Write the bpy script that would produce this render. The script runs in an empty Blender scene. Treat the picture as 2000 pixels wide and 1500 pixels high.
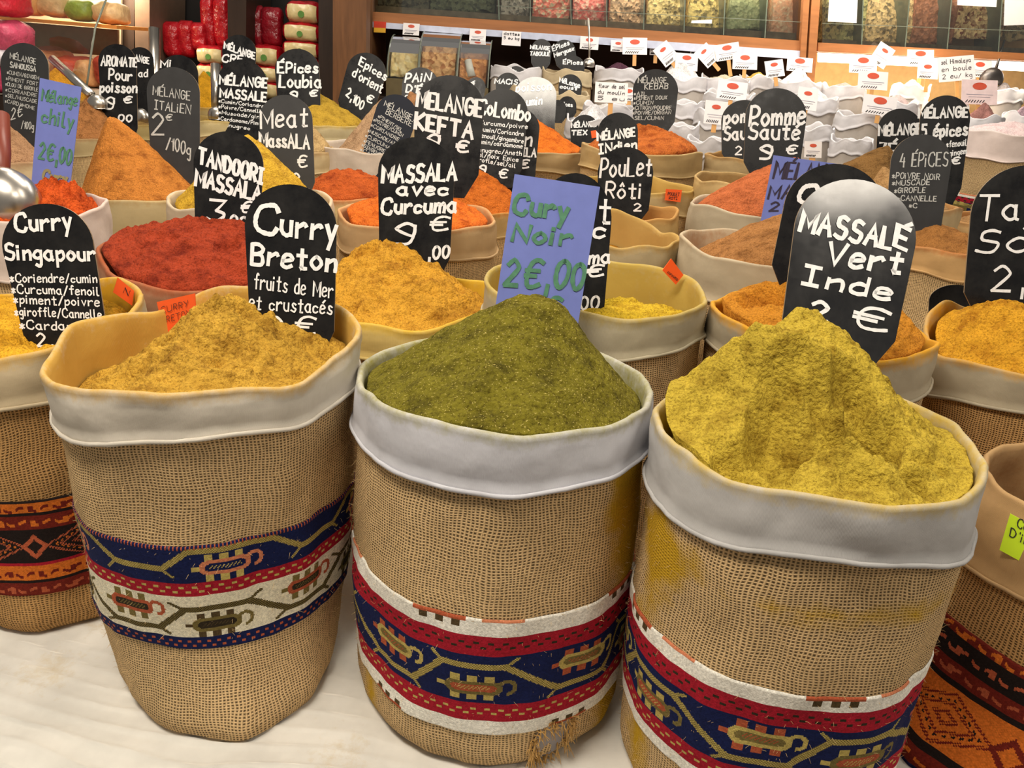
import bpy, math, random
import numpy as np
from mathutils import Vector, Matrix, noise

sc = bpy.context.scene
col = sc.collection
# ------------------------------------------------------------------ camera
FPX, PITCH, ROLL, EYE = 1640.0, math.radians(21.5), math.radians(3.6), 1.55
r0 = np.array([1.0, 0, 0]); FW = np.array([0, math.cos(PITCH), -math.sin(PITCH)])
u0 = np.array([0, math.sin(PITCH), math.cos(PITCH)])
RT = math.cos(ROLL)*r0 + math.sin(ROLL)*u0
UP = -math.sin(ROLL)*r0 + math.cos(ROLL)*u0
CAM = np.array([0, 0, EYE])
cam = bpy.data.cameras.new('camera'); cam_o = bpy.data.objects.new('camera', cam); col.objects.link(cam_o)
cam.sensor_width = 36; cam.lens = 36*FPX/2000; cam.clip_start = .05; cam.clip_end = 100
cam_o.matrix_world = Matrix(((RT[0], UP[0], -FW[0], 0), (RT[1], UP[1], -FW[1], 0), (RT[2], UP[2], -FW[2], EYE), (0, 0, 0, 1)))
sc.camera = cam_o

def ray(x, y): return (x-1000)/FPX*RT - (y-750)/FPX*UP + FW
def at(x, y, d): return CAM + d*ray(x, y)
def atY(x, y, Y):
    v = ray(x, y); return CAM + v*(Y/v[1])
def hor(x): return 104 + (x-1000)*.0627

# ------------------------------------------------------------------ light and exposure
sc.view_settings.view_transform = 'Standard'; sc.view_settings.look = 'None'
sc.view_settings.gamma = 1; sc.view_settings.use_curve_mapping = False
sc.view_settings.exposure = 0.0
w = bpy.data.worlds.new('shop'); sc.world = w; w.use_nodes = True
w.node_tree.nodes['Background'].inputs[0].default_value = (1.0, .93, .84, 1)
w.node_tree.nodes['Background'].inputs[1].default_value = .22

def area(name, loc, target, sx, sy, watts, colr):
    l = bpy.data.lights.new(name, 'AREA'); l.shape = 'RECTANGLE'; l.size = sx; l.size_y = sy
    l.energy = watts; l.color = colr
    o = bpy.data.objects.new(name, l); col.objects.link(o); o.location = loc
    o.rotation_euler = (Vector(target)-Vector(loc)).to_track_quat('-Z', 'Y').to_euler()
    return o
WARM = (1, .90, .76)
area('ceiling_lamp_front', (-.7, .35, 3.0), (-.3, 1.3, .9), 1.1, .4, 52, WARM)
area('ceiling_lamp_side', (1.9, .9, 3.0), (.8, 1.4, 1), .5, 1.3, 15, WARM)
area('ceiling_lamp_middle', (-.2, 2.6, 3.1), (-.2, 2.4, 1), 1.6, .5, 42, WARM)
area('ceiling_lamp_back', (1.2, 4.0, 3.1), (1.2, 4.4, 1.2), 2.2, .5, 46, (1, .95, .88))
area('ceiling_lamp_behind', (1.42, -.36, 3.0), (.9, .8, 1.0), .7, .42, 15, WARM)
area('ceiling_lamp_left', (-1.8, 3.6, 3.1), (-1.6, 3.8, 1), .8, .5, 22, WARM)

# ------------------------------------------------------------------ helpers
def lin(c):
    return tuple((v/255/12.92 if v/255 <= .04045 else ((v/255+.055)/1.055)**2.4) for v in c)
def tag(o, label=None, cat=None, group=None, kind=None):
    if label: o['label'] = label
    if cat: o['category'] = cat
    if group: o['group'] = group
    if kind: o['kind'] = kind
    return o
def mesh(name, V, Fc, mats, parent=None, smooth=True, mi=None, M=None):
    me = bpy.data.meshes.new(name); me.from_pydata([tuple(map(float, v)) for v in V], [], [tuple(f) for f in Fc])
    for m in (mats if isinstance(mats, (list, tuple)) else [mats]): me.materials.append(m)
    if smooth: me.polygons.foreach_set('use_smooth', [True]*len(me.polygons))
    if mi is not None: me.polygons.foreach_set('material_index', list(mi))
    me.update()
    o = bpy.data.objects.new(name, me); col.objects.link(o)
    if parent is not None: o.parent = parent
    if M is not None: o.matrix_world = M
    return o
def empty(name, loc=(0, 0, 0), M=None):
    o = bpy.data.objects.new(name, None); col.objects.link(o); o.empty_display_size = .05
    if M is not None: o.matrix_world = M
    else: o.location = tuple(map(float, loc))
    return o
class MB:
    """collects simple solids into one mesh"""
    def __init__(s): s.V = []; s.F = []; s.mi = []
    def add(s, V, Fc, m=0):
        b = len(s.V); s.V += [tuple(map(float, v)) for v in V]; s.F += [tuple(b+i for i in f) for f in Fc]; s.mi += [m]*len(Fc); return s
    def hexa(s, a, m=0):  # a: 4 front corners then 4 back corners
        return s.add(a, [(0, 1, 2, 3), (7, 6, 5, 4), (0, 4, 5, 1), (1, 5, 6, 2), (2, 6, 7, 3), (3, 7, 4, 0)], m)
    def box(s, lo, hi, m=0):
        x0, y0, z0 = lo; x1, y1, z1 = hi
        return s.hexa([(x0, y0, z0), (x1, y0, z0), (x1, y0, z1), (x0, y0, z1), (x0, y1, z0), (x1, y1, z0), (x1, y1, z1), (x0, y1, z1)], m)
    def slab(s, q, Y, th, m=0):  # q: pixel outline of a face standing at distance Y, th deep
        f = [atY(x, y, Y) for x, y in q]; n = len(f)
        bk = [p+np.array([0, th, 0]) for p in f]
        return s.add(f+bk, [tuple(range(n)), tuple(range(2*n-1, n-1, -1))]+[(i, n+i, n+(i+1) % n, (i+1) % n) for i in range(n)], m)
    def tube(s, pts, rad, n=10, m=0, cap=True):
        pts = [Vector(tuple(map(float, p))) for p in pts]; rad = rad if isinstance(rad, (list, tuple)) else [rad]*len(pts)
        V = []; Fc = []; ref = None
        for i, p in enumerate(pts):
            t = (pts[min(i+1, len(pts)-1)]-pts[max(i-1, 0)]).normalized()
            if ref is None: ref = Vector((1, 0, 0)) if abs(t.x) < .8 else Vector((0, 1, 0))
            a = (ref-t*ref.dot(t)).normalized(); b = t.cross(a); ref = a
            for k in range(n):
                g = 2*math.pi*k/n; V.append(p+(a*math.cos(g)+b*math.sin(g))*rad[i])
        for i in range(len(pts)-1):
            for k in range(n):
                Fc.append((i*n+k, i*n+(k+1) % n, (i+1)*n+(k+1) % n, (i+1)*n+k))
        if cap: Fc += [tuple(range(n-1, -1, -1)), tuple((len(pts)-1)*n+k for k in range(n))]
        return s.add(V, Fc, m)
    def build(s, name, mats, parent=None, smooth=False, M=None):
        return mesh(name, s.V, s.F, mats, parent, smooth, s.mi, M)

# ------------------------------------------------------------------ materials
def N(nt, t, **k):
    n = nt.nodes.new(t)
    for a, v in k.items(): setattr(n, a, v)
    return n
def newmat(name, colr=(.8, .8, .8), rough=.6, metal=0, spec=.5):
    m = bpy.data.materials.new(name); m.use_nodes = True
    p = m.node_tree.nodes['Principled BSDF']
    p.inputs['Base Color'].default_value = (*colr[:3], 1); p.inputs['Roughness'].default_value = rough
    p.inputs['Metallic'].default_value = metal; p.inputs['Specular IOR Level'].default_value = spec
    return m, m.node_tree, p
def ramp(nt, src, stops):
    r = N(nt, 'ShaderNodeValToRGB'); e = r.color_ramp.elements
    while len(e) < len(stops): e.new(.5)
    for i, (p, c) in enumerate(stops): e[i].position = p; e[i].color = (*c[:3], 1)
    nt.links.new(src, r.inputs[0]); return r.outputs[0]
def noise_n(nt, co, scale, detail=4, rough=.55):
    n = N(nt, 'ShaderNodeTexNoise'); n.inputs['Scale'].default_value = scale; n.inputs['Detail'].default_value = detail
    n.inputs['Roughness'].default_value = rough; nt.links.new(co, n.inputs['Vector']); return n.outputs['Fac']
def mix(nt, fac, a, b, mode='MIX'):
    m = N(nt, 'ShaderNodeMix', data_type='RGBA', blend_type=mode)
    for s, v in ((0, fac), (6, a), (7, b)):
        if isinstance(v, (int, float)): m.inputs[s].default_value = v
        elif isinstance(v, tuple): m.inputs[s].default_value = (*v[:3], 1)
        else: nt.links.new(v, m.inputs[s])
    return m.outputs[2]
def math_n(nt, op, a, b=None):
    m = N(nt, 'ShaderNodeMath', operation=op)
    for i, v in enumerate((a, b)):
        if v is None: continue
        if isinstance(v, (int, float)): m.inputs[i].default_value = v
        else: nt.links.new(v, m.inputs[i])
    return m.outputs[0]
def bump(nt, p, h, dist, strength=1):
    b = N(nt, 'ShaderNodeBump'); b.inputs['Distance'].default_value = dist; b.inputs['Strength'].default_value = strength
    nt.links.new(h, b.inputs['Height']); nt.links.new(b.outputs[0], p.inputs['Normal'])
def simple(name, rgb, rough=.6, metal=0, var=.12, scale=25, spec=.4, bmp=0):
    c = lin(rgb); m, nt, p = newmat(name, c, rough, metal, spec)
    co = N(nt, 'ShaderNodeTexCoord').outputs['Object']; n = noise_n(nt, co, scale)
    cr = ramp(nt, n, [(.25, tuple(v*(1-var) for v in c)), (.75, tuple(min(1, v*(1+var)) for v in c))])
    nt.links.new(cr, p.inputs['Base Color'])
    if bmp: bump(nt, p, n, bmp)
    return m
_pw = {}
def powder(rgb, dark=None, speck=None, grain=1.0):
    k = (rgb, dark, speck, grain)
    if k in _pw: return _pw[k]
    c = lin(rgb); d = lin(dark) if dark else tuple(v*.62 for v in c); hi = tuple(min(1, v*1.22) for v in c)
    m, nt, p = newmat('spice_powder', c, .95, 0, .12)
    co = N(nt, 'ShaderNodeTexCoord').outputs['Object']
    n1 = noise_n(nt, co, 26, 6, .65); n2 = noise_n(nt, co, 330/grain, 3, .6)
    a = ramp(nt, n1, [(.3, d), (.5, c), (.75, hi)])
    g = ramp(nt, n2, [(.33, (.48, .44, .40)), (.48, (.95, .95, .95)), (.7, (1.12, 1.12, 1.1))])
    cc = mix(nt, .85, a, g, 'MULTIPLY')
    if speck:
        v = N(nt, 'ShaderNodeTexNoise'); v.inputs['Scale'].default_value = 420; v.inputs['Detail'].default_value = 1
        nt.links.new(co, v.inputs['Vector'])
        f = ramp(nt, v.outputs['Fac'], [(.665, (0, 0, 0)), (.71, (1, 1, 1))])
        cc = mix(nt, f, cc, lin(speck))
    nt.links.new(cc, p.inputs['Base Color'])
    vo = N(nt, 'ShaderNodeTexVoronoi'); vo.inputs['Scale'].default_value = 150/grain; nt.links.new(co, vo.inputs['Vector'])
    h = math_n(nt, 'ADD', math_n(nt, 'SUBTRACT', math_n(nt, 'MULTIPLY', noise_n(nt, co, 80, 5, .7), 1.5), math_n(nt, 'MULTIPLY', vo.outputs['Distance'], .55)), math_n(nt, 'MULTIPLY', n2, .5))
    bump(nt, p, h, .006, .8)
    _pw[k] = m; return m
_cv = {}
def canvas(rgb, stain, amt=1.0):
    k = (rgb, stain, amt)
    if k in _cv: return _cv[k]
    c = lin(rgb); m, nt, p = newmat('canvas', c, .9, 0, .15)
    co = N(nt, 'ShaderNodeTexCoord').outputs['Object']; at_ = N(nt, 'ShaderNodeAttribute', attribute_name='stain').outputs['Fac']
    n1 = noise_n(nt, co, 14, 5); n2 = noise_n(nt, co, 60, 5, .7)
    base = ramp(nt, n1, [(.3, tuple(v*.88 for v in c)), (.7, tuple(min(1, v*1.06) for v in c))])
    f = math_n(nt, 'SUBTRACT', math_n(nt, 'MULTIPLY', at_, 1.32*amt), math_n(nt, 'ADD', math_n(nt, 'MULTIPLY', n2, .8), math_n(nt, 'MULTIPLY', n1, .35)))
    f = N_clamp(nt, math_n(nt, 'MULTIPLY', f, 1.6))
    nt.links.new(mix(nt, f, base, lin(stain)), p.inputs['Base Color'])
    uv = N(nt, 'ShaderNodeUVMap').outputs[0]
    wv = N(nt, 'ShaderNodeTexWave'); wv.inputs['Scale'].default_value = 260; nt.links.new(uv, wv.inputs['Vector'])
    bump(nt, p, math_n(nt, 'ADD', math_n(nt, 'MULTIPLY', noise_n(nt, co, 24, 3), 1.4), math_n(nt, 'MULTIPLY', wv.outputs['Fac'], .12)), .003, .5)
    _cv[k] = m; return m
def N_clamp(nt, a):
    c = N(nt, 'ShaderNodeClamp'); nt.links.new(a, c.inputs[0]); return c.outputs[0]
_bl = {}
def burlap(rgb=(204, 174, 130), stain=(190, 150, 40), pitch=.0048):
    k = (rgb, stain, pitch)
    if k in _bl: return _bl[k]
    c = lin(rgb); m, nt, p = newmat('burlap', c, .95, 0, .1)
    uv = N(nt, 'ShaderNodeUVMap').outputs[0]; co = N(nt, 'ShaderNodeTexCoord').outputs['Object']
    wob = N(nt, 'ShaderNodeTexNoise'); wob.inputs['Scale'].default_value = 14; nt.links.new(co, wob.inputs['Vector'])
    va = N(nt, 'ShaderNodeVectorMath', operation='SCALE'); va.inputs['Scale'].default_value = .020; nt.links.new(wob.outputs['Color'], va.inputs[0])
    ad = N(nt, 'ShaderNodeVectorMath', operation='ADD'); nt.links.new(uv, ad.inputs[0]); nt.links.new(va.outputs[0], ad.inputs[1])
    sp = N(nt, 'ShaderNodeSeparateXYZ'); nt.links.new(ad.outputs[0], sp.inputs[0])
    fr = 2*math.pi/pitch
    sx = math_n(nt, 'SINE', math_n(nt, 'MULTIPLY', sp.outputs[0], fr)); sy = math_n(nt, 'SINE', math_n(nt, 'MULTIPLY', sp.outputs[1], fr*1.12))
    hx = math_n(nt, 'MULTIPLY', math_n(nt, 'ADD', sx, 1), .5); hy = math_n(nt, 'MULTIPLY', math_n(nt, 'ADD', sy, 1), .5)
    hmax = math_n(nt, 'MAXIMUM', hx, hy)
    thr = noise_n(nt, co, 240, 2)
    hh = math_n(nt, 'ADD', hmax, math_n(nt, 'MULTIPLY', math_n(nt, 'SUBTRACT', thr, .5), .95))
    wv = ramp(nt, hh, [(.14, tuple(v*.2 for v in c)), (.44, tuple(v*.58 for v in c)), (.72, c), (1, tuple(min(1, v*1.25) for v in c))])
    n1 = noise_n(nt, co, 7, 4); tint = ramp(nt, n1, [(.3, (.80, .78, .74)), (.7, (1.1, 1.08, 1.04))])
    b = mix(nt, 1, wv, tint, 'MULTIPLY')
    at_ = N(nt, 'ShaderNodeAttribute', attribute_name='stain').outputs['Fac']
    f = N_clamp(nt, math_n(nt, 'MULTIPLY', math_n(nt, 'SUBTRACT', math_n(nt, 'MULTIPLY', at_, 1.6), noise_n(nt, co, 22, 6, .65)), 3))
    nt.links.new(mix(nt, f, b, lin(stain)), p.inputs['Base Color'])
    bump(nt, p, math_n(nt, 'ADD', hmax, math_n(nt, 'MULTIPLY', thr, .5)), .0018, .8)
    _bl[k] = m; return m
def attr_mat(name, rough=.9):
    m, nt, p = newmat(name, (.5, .5, .5), rough, 0, .12)
    a = N(nt, 'ShaderNodeAttribute', attribute_name='weave'); co = N(nt, 'ShaderNodeTexCoord').outputs['Object']
    n = noise_n(nt, co, 300, 2); t = ramp(nt, n, [(.3, (.75, .75, .75)), (.7, (1.12, 1.12, 1.12))])
    nt.links.new(mix(nt, 1, a.outputs['Color'], t, 'MULTIPLY'), p.inputs['Base Color'])
    bump(nt, p, n, .0012, .6); return m
def glass_mat(name, tint=(.93, .97, .95), refl=.12):
    m = bpy.data.materials.new(name); m.use_nodes = True; nt = m.node_tree; nt.nodes.clear()
    o = N(nt, 'ShaderNodeOutputMaterial'); t = N(nt, 'ShaderNodeBsdfTransparent'); g = N(nt, 'ShaderNodeBsdfGlossy'); x = N(nt, 'ShaderNodeMixShader')
    t.inputs[0].default_value = (*tint, 1); g.inputs['Roughness'].default_value = .05
    f = N(nt, 'ShaderNodeFresnel'); f.inputs[0].default_value = 1.45
    nt.links.new(math_n(nt, 'ADD', f.outputs[0], refl-.06), x.inputs[0]); nt.links.new(t.outputs[0], x.inputs[1]); nt.links.new(g.outputs[0], x.inputs[2])
    nt.links.new(x.outputs[0], o.inputs[0]); return m
def glow(name, rgb, s):
    m, nt, p = newmat(name, rgb); p.inputs['Emission Color'].default_value = (*rgb, 1); p.inputs['Emission Strength'].default_value = s; return m
def wood(name, rgb, sc_=(3, 3, 40), dark=.55):
    c = lin(rgb); m, nt, p = newmat(name, c, .5, 0, .4)
    co = N(nt, 'ShaderNodeTexCoord').outputs['Object']; mp = N(nt, 'ShaderNodeMapping'); mp.inputs['Scale'].default_value = sc_
    nt.links.new(co, mp.inputs[0]); n = noise_n(nt, mp.outputs[0], 2.2, 6)
    nt.links.new(ramp(nt, n, [(.3, tuple(v*dark for v in c)), (.65, c)]), p.inputs['Base Color']); return m
def board_mat(spec=.28, rr=(.22, .46)):
    m, nt, p = newmat('blackboard', (.012, .012, .013), .3, 0, spec)
    co = N(nt, 'ShaderNodeTexCoord').outputs['Object']
    n = noise_n(nt, co, 16, 6, .7); nt.links.new(ramp(nt, n, [(.35, (rr[0],)*3), (.75, (rr[1],)*3)]), p.inputs['Roughness'])
    nt.links.new(ramp(nt, n, [(.4, (.008, .008, .009)), (.8, (.022, .021, .02))]), p.inputs['Base Color']); return m
M_board = board_mat(); M_gloss = board_mat(.85, (.10, .2)); M_edge = simple('board_edge', (150, 130, 105), .7)
M_matte = simple('matte_board', (44, 44, 45), .55, var=.25, spec=.45)
M_navy = simple('navy_board', (22, 27, 40), .6, spec=.3)
M_pen = simple('white_marker', (240, 240, 240), .45, var=.1, scale=220)
M_chalk = simple('chalk_pen', (196, 196, 192), .8, var=.25, scale=200)
M_blue = simple('blue_card', (112, 124, 194), .75, var=.06, scale=40)
M_green = simple('green_ink', (80, 130, 102), .8, var=.25, scale=120)
M_purple = simple('purple_ink', (52, 42, 62), .7)
M_olive = simple('olive_ink', (150, 140, 96), .8)
M_orange = simple('orange_paper', (255, 100, 40), .7, var=.05)
M_lime = simple('lime_paper', (200, 232, 40), .7, var=.04)
M_ink = simple('black_ink', (40, 36, 40), .7)
M_card = simple('white_card', (238, 232, 230), .5, var=.03)
M_red = simple('red_oval', (206, 84, 58), .6)
M_print = simple('grey_print', (150, 146, 160), .6)
M_stick = wood('stick_wood', (214, 158, 92), (10, 10, 3), .8)
M_steel = simple('brushed_steel', (205, 198, 188), .28, 1, var=.1)
M_steel_dark = simple('dark_steel', (110, 104, 100), .35, 1, var=.15)
M_wood = wood('cabinet_wood', (172, 112, 66), (2, 20, 20), .75)
M_post = wood('post_wood', (122, 80, 46), (20, 20, 2), .6)
M_dark = wood('dark_wood', (52, 36, 26), (14, 14, 2), .6)
M_glass = glass_mat('clear_glass'); M_gedge = simple('glass_edge', (122, 128, 114), .2, var=.1)
M_band = attr_mat('woven_trim')

# ------------------------------------------------------------------ handwriting
G = {'A': '04 3e 64|1858', 'B': '040e|~0e3e5c4a1909|~09495644 04', 'C': '~6c5e3e1d0a07153454 66', 'D': '040e|~0e3e5c6a5634 04',
'E': '5e0e0454|0949', 'F': '5e0e04|0949', 'G': '~6c4e1d0915345567|676939', 'H': '040e|646e|0969', 'I': '0e4e|242e|0444', 'J': '~4e46340516',
'K': '040e|5e0954', 'L': '0e0454', 'M': '040e477e74', 'N': '040e646e', 'O': '~3e1d0915345569 5d3e', 'P': '040e|~0e3e5c4908', 'R': '040e|~0e3e5c4909|2954',
'S': '~5d3e1d1a3958564424 05', 'T': '0e6e|343e', 'U': '~0e0624 44666e', 'V': '0e346e', 'X': '0e54|5e04', 'Y': '6e24|0e39', 'Z': '0e5e0454',
'a': '~492a0806244548|~4a4554', 'b': '0e04|~083a58452405', 'c': '~48290805 2445', 'd': '~492a08052445|4e44', 'e': '~07483a1a08052445', 'f': '~4d3e2c24|0a4a',
'g': '~492a08062546|~4a423011', 'h': '0e04|~083a4844', 'i': '0a04|0c0d', 'j': '~2a221001|2c2d', 'k': '0e04|4a0844', 'l': '~0e0524', 'm': '0a04|~082a3834|~385a6864',
'n': '0a04|~083a4844', 'o': '~2a0806244648 2a', 'p': '0a00|~083a48462405', 'q': '~492a08062546|4a40', 'r': '0a04|~083a49', 's': '~492a192746 3405', 't': '~2d252444|0a4a',
'u': '~0a062445|4a44', 'v': '0a244a', 'w': '0a1439546a', 'x': '0a44|4a04', 'y': '0a24|4a10', 'z': '0a4a0444',
'0': '~2e0c0724474c2e', '1': '0b2e24', '2': '~0c2e4c4a04|0454', '3': '0e4e29|~294846 2405', '4': '2e0858|4b44', '5': '4e0e0a|~0a3a48462405', '6': '~4d2c0724474928 07', '7': '0e4e14|1939',
'8': '~2e0c2948462406294c2e', '9': '~4c2e0c0b29484c|~4d473404', '€': '~6d4e2d1a16244465|0a5a|0848', '/': '034e', ',': '1511', '.': '1415', '*': '0549|0945|2a24', "'": '1e1c', '-': '0848', '+': '0848|2a26', ' ': ''}
ACC = {'É': ('E', '3f5h'), 'é': ('e', '2c4e'), 'è': ('e', '3c1e'), 'ô': ('o', '1c2e3c'), 'Ô': ('O', '2f3h4f'), 'ï': ('i', '')}
def glyph(ch):
    s, extra = G.get(ch), ''
    if s is None: b, extra = ACC[ch]; s = G[b]
    out = []
    for st in (s+('|'+extra if extra else '')).split('|'):
        if not st: continue
        sm = st[0] == '~'; st = st.replace('~', '').replace(' ', '')
        pts = [(int(st[i], 36)/10, (int(st[i+1], 36)-4)/10) for i in range(0, len(st)-1, 2)]
        if sm and len(pts) > 2:
            q = [pts[0]]+pts+[pts[-1]]; res = []
            if pts[0] == pts[-1]: q[0] = pts[-2]; q[-1] = pts[1]
            for i in range(1, len(q)-2):
                for k in range(4):
                    t = k/4; a, b, c, d = (np.array(q[j]) for j in (i-1, i, i+1, i+2))
                    res.append(tuple(.5*(2*b+(c-a)*t+(2*a-5*b+4*c-d)*t*t+(3*b-a-3*c+d)*t**3)))
            pts = res+[pts[-1]]
        out.append(pts)
    return out, (max([p[0] for st in out for p in st]+[.35 if ch == ' ' else .12]))
def layout(text, rnd, jit=.03):
    """strokes in units: x 0..1 over the line's whole length, y in cap heights"""
    x = 0; res = []
    for ch in text:
        st, adv = glyph(ch); jy = rnd.uniform(-jit, jit); sl = rnd.uniform(-jit, jit)*2+.08; s = 1+rnd.uniform(-jit, jit)*1.5
        for p in st: res.append([(x+a*s+sl*b*.6, b*s+jy) for a, b in p])
        x += adv*s+.24
    tot = max(x-.24, .1)
    return [[(a/tot, b) for a, b in p] for p in res]
def ribbon(V, Fc, pts, wd, off, rnd):
    pts = [np.array(p) for p in pts]
    if len(pts) < 2: return
    b = len(V); n = len(pts)
    for i, p in enumerate(pts):
        t = pts[min(i+1, n-1)]-pts[max(i-1, 0)]; L = np.hypot(*t); t = t/L if L > 1e-9 else np.array([1., 0])
        nn = np.array([-t[1], t[0]]); k = wd*.5*(1+rnd.uniform(-.14, .14))
        if 0 < i < n-1:
            a, c = p-pts[i-1], pts[i+1]-p; la, lc = np.hypot(*a), np.hypot(*c)
            if la > 1e-9 and lc > 1e-9: k /= max(.62, math.sqrt(max(.05, (1+float(a@c)/(la*lc))/2)))
        e = t*wd*.3*(-1 if i == 0 else 1 if i == n-1 else 0)
        V += [(p[0]+nn[0]*k+e[0], off, p[1]+nn[1]*k+e[1]), (p[0]-nn[0]*k+e[0], off, p[1]-nn[1]*k+e[1])]
    for i in range(n-1): Fc.append((b+2*i, b+2*i+1, b+2*i+3, b+2*i+2))
class Plane:
    """a flat sign's own frame: x along its width, z up its height, -y its face; px() finds a point of its face"""
    def __init__(s, B, T, depth, yaw=0, lean=8):
        e = np.array([T[0]-B[0], T[1]-B[1]], float); s.len = np.hypot(*e); e /= s.len; s.e = e; s.B = B
        U = e[0]*RT-e[1]*UP; R_ = -e[1]*RT-e[0]*UP
        y = math.radians(yaw); R2 = math.cos(y)*R_+math.sin(y)*FW; N_ = np.cross(R2, U)
        l = math.radians(lean); U2 = math.cos(l)*U+math.sin(l)*N_; s.N = np.cross(R2, U2); s.R = R2; s.U = U2
        s.p0 = at(*B, depth); s.d = depth
        s.M = Matrix([[s.R[i], -s.N[i], s.U[i], s.p0[i]] for i in range(3)]+[[0, 0, 0, 1]])
    def px(s, x, y):
        v = ray(x, y); t = ((s.p0-CAM)@s.N)/(v@s.N); q = CAM+t*v-s.p0; return np.array([q@s.R, q@s.U])
def lettering(pl, parent, lines, mat, seed, off=-.0012, name='lettering'):
    rnd = random.Random(seed); m = FPX/pl.d
    for ln in lines:
        V = []; Fc = []
        text, x0, y0, x1, y1, h, sw = ln[:7]
        if sw >= 6: h *= .92; sw *= .95
        for k, st in enumerate(layout(text, rnd)):
            q = [pl.px(x0+(x1-x0)*a+pl.e[0]*h*b, y0+(y1-y0)*a+pl.e[1]*h*b) for a, b in st]
            ribbon(V, Fc, q, sw/m, off-.00002*(k % 9), rnd)
        mesh(name, V, Fc, mat, parent, False)
def outline_board(pts, th, name, mats, parent, bevel=0):
    n = len(pts); V = [(p[0], 0, p[1]) for p in pts]+[(p[0], th, p[1]) for p in pts]
    Fc = [tuple(range(n)), tuple(range(2*n-1, n-1, -1))]+[((i+1) % n, i, n+i, n+(i+1) % n) for i in range(n)]
    return mesh(name, V, Fc, mats, parent, False, [0, 0]+[1]*n)
def sign(B, T, W, depth, label, lines, yaw=0, lean=8, board=None, pen=None, arc=.46, cut=.2, seed=1, group='rounded spice price signs', extra=None, wob=0):
    pl = Plane(B, T, depth, yaw, lean); o = empty('price_sign', M=pl.M); tag(o, label, 'price sign', group)
    H = pl.px(*T)[1]; mid = (B[0]+T[0])/2, (B[1]+T[1])/2
    c = pl.e; a = pl.px(mid[0]-c[1]*W/2, mid[1]+c[0]*W/2)[0]; b = pl.px(mid[0]+c[1]*W/2, mid[1]-c[0]*W/2)[0]
    hw = abs(a-b)/2; sk = (a+b)/2
    pts = [(-hw*.55, 0), (hw*.55, 0), (hw*.93, H*cut)]
    ry = hw*2*arc; ry = min(ry, H*.6)
    for k in range(25):
        g = math.pi*k/24; pts.append((hw*math.cos(g), H-ry+ry*math.sin(g)))
    pts.append((-hw*.93, H*cut)); pts = [(x+sk, z) for x, z in pts]
    outline_board(pts, .003, 'board', [board or M_board, M_edge], o)
    if lines: lettering(pl, o, lines, pen or M_pen, seed)
    for (mt, ll) in extra or []: lettering(pl, o, ll, mt, seed+7, -.0016, 'accent_lettering')
    return o, pl
def flat_card(corners, depth, label, lines, mat, pen, cat='price card', name='price_card', yaw=0, lean=8, seed=1, group=None, th=.0012, extra=None, edge=None):
    (x0, y0), (x1, y1), (x2, y2), (x3, y3) = corners  # TL TR BR BL
    B = ((x2+x3)/2, (y2+y3)/2); T = ((x0+x1)/2, (y0+y1)/2)
    pl = Plane(B, T, depth, yaw, lean); o = empty(name, M=pl.M); tag(o, label, cat, group)
    outline_board([pl.px(*p) for p in ((x3, y3), (x2, y2), (x1, y1), (x0, y0))], th, 'card', [mat, edge or mat], o)
    if lines: lettering(pl, o, lines, pen, seed)
    for (mt, ll) in extra or []: lettering(pl, o, ll, mt, seed+3, -.0015, 'accent_lettering')
    return o, pl
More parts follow.
